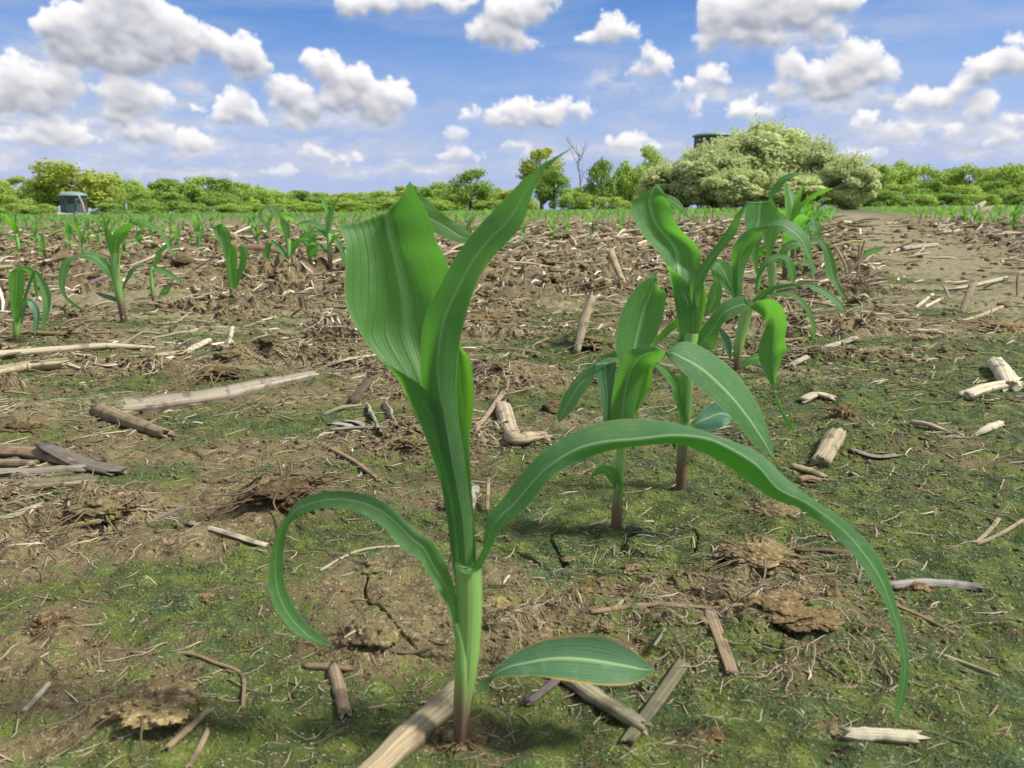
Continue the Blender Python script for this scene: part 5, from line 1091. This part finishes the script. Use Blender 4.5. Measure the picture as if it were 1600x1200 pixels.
def build_world():
    w = bpy.data.worlds.new('World'); SC.world = w; w.use_nodes = True
    nt = w.node_tree; nt.nodes.clear(); N = NT(nt)
    sky = N.node('ShaderNodeTexSky'); sky.sky_type = 'NISHITA'; sky.sun_disc = False
    sky.sun_elevation = SUN_EL; sky.sun_rotation = SUN_AZ; sky.altitude = 200; sky.air_density = 1.0; sky.dust_density = .4; sky.ozone_density = 4.0
    d = N.vmath('NORMALIZE', N.node('ShaderNodeTexCoord').outputs['Generated'])
    x, y, z = N.node('ShaderNodeSeparateXYZ', {0: d}).outputs
    az = N.math('MULTIPLY', N.math('ARCTAN2', x, y), F); el = N.math('MULTIPLY', N.math('ARCSINE', z), F)
    uv = N.node('ShaderNodeCombineXYZ', {0: az, 1: el}).outputs[0]
    im, (U0, U1, E0, E1) = cloud_picture()
    tuv = N.vmath('MULTIPLY_ADD', uv, (1/(U1-U0), 1/(E1-E0), 0), (-U0/(U1-U0), -E0/(E1-E0), 0))
    tx = N.node('ShaderNodeTexImage', {'Vector': tuv}); tx.image = im; tx.extension = 'CLIP'; tx.interpolation = 'Cubic'
    zz = N.math('ADD', N.math('MAXIMUM', z, 0.0), .12)
    over = N.node('ShaderNodeCombineXYZ', {0: N.math('DIVIDE', x, zz), 1: N.math('DIVIDE', y, zz)}).outputs[0]
    cn = N.noise(over, 1.3, 5, .6)
    elsewhere = N.math('MAXIMUM', N.sstep(N.math('ABSOLUTE', az), 880, 990), N.sstep(el, 370, 430))
    alpha = N.math('ADD', N.math('MULTIPLY', tx.outputs['Alpha'], N.math('SUBTRACT', 1.0, elsewhere)), N.math('MULTIPLY', N.sstep(cn, .42, .58), elsewhere))
    lit = N.math('ADD', N.math('MULTIPLY', tx.outputs['Color'], N.math('SUBTRACT', 1.0, elsewhere)), N.math('MULTIPLY', .8, elsewhere))
    K = CLOUD_K
    cloud = N.mix(lit, tuple(K*q for q in (.35, .375, .45)), tuple(K*q for q in (.95, .93, .93)))
    hs = N.node('ShaderNodeHueSaturation', {'Saturation': 1.15, 'Value': 1.0, 'Color': sky.outputs[0]})
    base = N.mix(N.sstep(el, 330, -30), N.mix(1.0, hs.outputs[0], (.57, .68, .88), 'MULTIPLY'), tuple(K*q for q in SKY_LOW))
    veil_v = N.noise(N.vmath('MULTIPLY', uv, (1/420, 1/75, 0)), 1.0, 5, .6)
    veil = N.math('MULTIPLY', N.sstep(veil_v, .42, .72), .5)
    low = N.math('MULTIPLY', N.sstep(N.noise(N.vmath('MULTIPLY', uv, (1/130, 1/38, 0)), 1.0, 4, .6), .42, .68), N.math('MULTIPLY', N.sstep(el, 235, 100), .75))
    skyc = N.mix(N.math('MAXIMUM', veil, low), base, tuple(K*q for q in (.48, .54, .70)))
    col = N.mix(alpha, skyc, cloud)
    bg = N.node('ShaderNodeBackground', {'Color': col, 'Strength': .1})
    o = N.node('ShaderNodeOutputWorld'); N.l.new(bg.outputs[0], o.inputs[0])
    w.cycles.sampling_method = 'MANUAL'; w.cycles.sample_map_resolution = 512
SKY_LOW = (.40, .48, .76)
CLOUD_K = 7.3
PUFFS = []
VEILS = [(95, 200, 100, 26), (235, 212, 120, 26), (330, 232, 80, 16), (500, 238, 130, 18), (70, 245, 110, 16), (20, 170, 80, 30), (1450, 205, 190, 24), (1380, 165, 90, 16), (1120, 150, 80, 18), (960, 130, 60, 14), (640, 262, 150, 14), (1000, 235, 120, 14), (1560, 230, 110, 18), (280, 150, 50, 22), (1240, 60, 110, 20), (860, 235, 90, 14), (130, 95, 110, 22), (510, 185, 110, 14), (1300, 160, 90, 14), (250, 268, 160, 12)]
for row in ((130, 40, 55, 50), (190, 30, 68, 62), (240, 55, 62, 52), (110, 78, 38, 30), (262, 84, 30, 24), (200, 92, 60, 32),
            (345, 72, 32, 28), (378, 85, 38, 32), (405, 98, 22, 20), (398, 118, 26, 12),
            (40, 122, 38, 28), (80, 130, 40, 26), (112, 142, 24, 18), (0, 142, 42, 30), (60, 158, 44, 20),
            (190, 145, 36, 28), (222, 162, 36, 26), (185, 180, 34, 18), (90, 200, 34, 16), (60, 215, 30, 14), (225, 210, 46, 16), (300, 222, 40, 14), (12, 215, 24, 12), (120, 222, 34, 10),
            (365, 163, 30, 25), (346, 182, 22, 16), (390, 182, 24, 16), (305, 165, 16, 8),
            (488, 102, 18, 24), (520, 115, 36, 32), (560, 130, 38, 32), (600, 146, 36, 28), (630, 157, 18, 18), (450, 150, 34, 28), (470, 168, 36, 24), (530, 155, 42, 28), (588, 166, 38, 20), (458, 192, 24, 12), (605, 182, 30, 8),
            (560, 8, 38, 28), (600, 2, 32, 22), (650, -2, 30, 18), (705, 4, 34, 18),
            (800, 18, 46, 36), (842, 10, 34, 34), (782, 48, 38, 26), (808, 68, 28, 22), (750, 42, 24, 16),
            (952, 42, 32, 24), (982, 50, 20, 16), (920, 58, 24, 14), (968, 34, 18, 18),
            (1010, 84, 18, 18), (1026, 100, 24, 20), (1006, 112, 18, 12),
            (1130, 22, 44, 40), (1190, 12, 60, 42), (1260, 6, 60, 34), (1310, 0, 46, 24), (1112, 58, 28, 18), (1180, 62, 46, 18),
            (1282, 44, 24, 18), (1314, 52, 20, 14), (1190, 72, 40, 12),
            (1235, 106, 30, 24), (1280, 116, 30, 24), (1335, 95, 38, 30), (1378, 110, 26, 22), (1230, 142, 28, 18), (1290, 142, 38, 16), (1345, 128, 40, 20),
            (1540, 112, 42, 26), (1585, 104, 36, 26), (1500, 132, 26, 18), (1438, 152, 24, 20), (1470, 146, 22, 22), (1540, 164, 26, 16), (1418, 168, 22, 12),
            (800, 168, 24, 24), (828, 174, 26, 22), (770, 182, 22, 16), (862, 178, 26, 22), (902, 174, 26, 16), (736, 174, 14, 14), (790, 194, 36, 10),
            (720, 208, 18, 12), (700, 240, 40, 13), (800, 232, 16, 8), (738, 244, 20, 8),
            (1080, 130, 24, 14), (1110, 116, 26, 20), (1045, 133, 12, 10),
            (990, 220, 24, 18), (968, 226, 16, 12), (1022, 232, 16, 10), (820, 232, 14, 7),
            (1156, 164, 22, 20), (1182, 180, 24, 16), (1206, 184, 16, 12), (1095, 168, 18, 14), (1090, 188, 16, 8),
            (1350, 190, 22, 16), (1398, 204, 22, 10), (1428, 208, 16, 12), (1356, 230, 32, 9), (1482, 204, 28, 10), (1570, 210, 26, 11), (1590, 186, 18, 9), (1592, 58, 16, 12),
            (440, 268, 32, 10), (492, 240, 18, 12), (555, 246, 22, 8), (360, 268, 16, 7), (520, 246, 20, 8), (1530, 170, 30, 18)):
    PUFFS.append(row)
build_world()
sl = bpy.data.lights.new('sun', 'SUN'); sl.energy = 4.2; sl.angle = R(9); sl.color = (1, .955, .88)
so = bpy.data.objects.new('sun', sl); COL.objects.link(so)
dv = np.array([math.sin(SUN_AZ)*math.cos(SUN_EL), math.cos(SUN_AZ)*math.cos(SUN_EL), math.sin(SUN_EL)])
from mathutils import Matrix, Vector
so.rotation_euler = Vector(dv).to_track_quat('Z', 'Y').to_euler(); so.location = (0, 0, 20)

cd = bpy.data.cameras.new('camera'); co = bpy.data.objects.new('camera', cd); COL.objects.link(co)
Mx = np.eye(4); Mx[:3, 0] = RT; Mx[:3, 1] = UP; Mx[:3, 2] = -_f; Mx[:3, 3] = CAM
co.matrix_world = Matrix(Mx.tolist())
cd.sensor_width = 36; cd.lens = F/1600*36; cd.clip_start = .01; cd.clip_end = 6000
cd.dof.use_dof = True; cd.dof.focus_distance = .52; cd.dof.aperture_fstop = 34
SC.camera = co
SC.view_settings.view_transform = 'Standard'; SC.view_settings.look = 'None'; SC.view_settings.gamma = 1; SC.view_settings.exposure = .58
SC.view_settings.use_curve_mapping = False
SC.cycles.max_bounces = 6; SC.cycles.transparent_max_bounces = 4
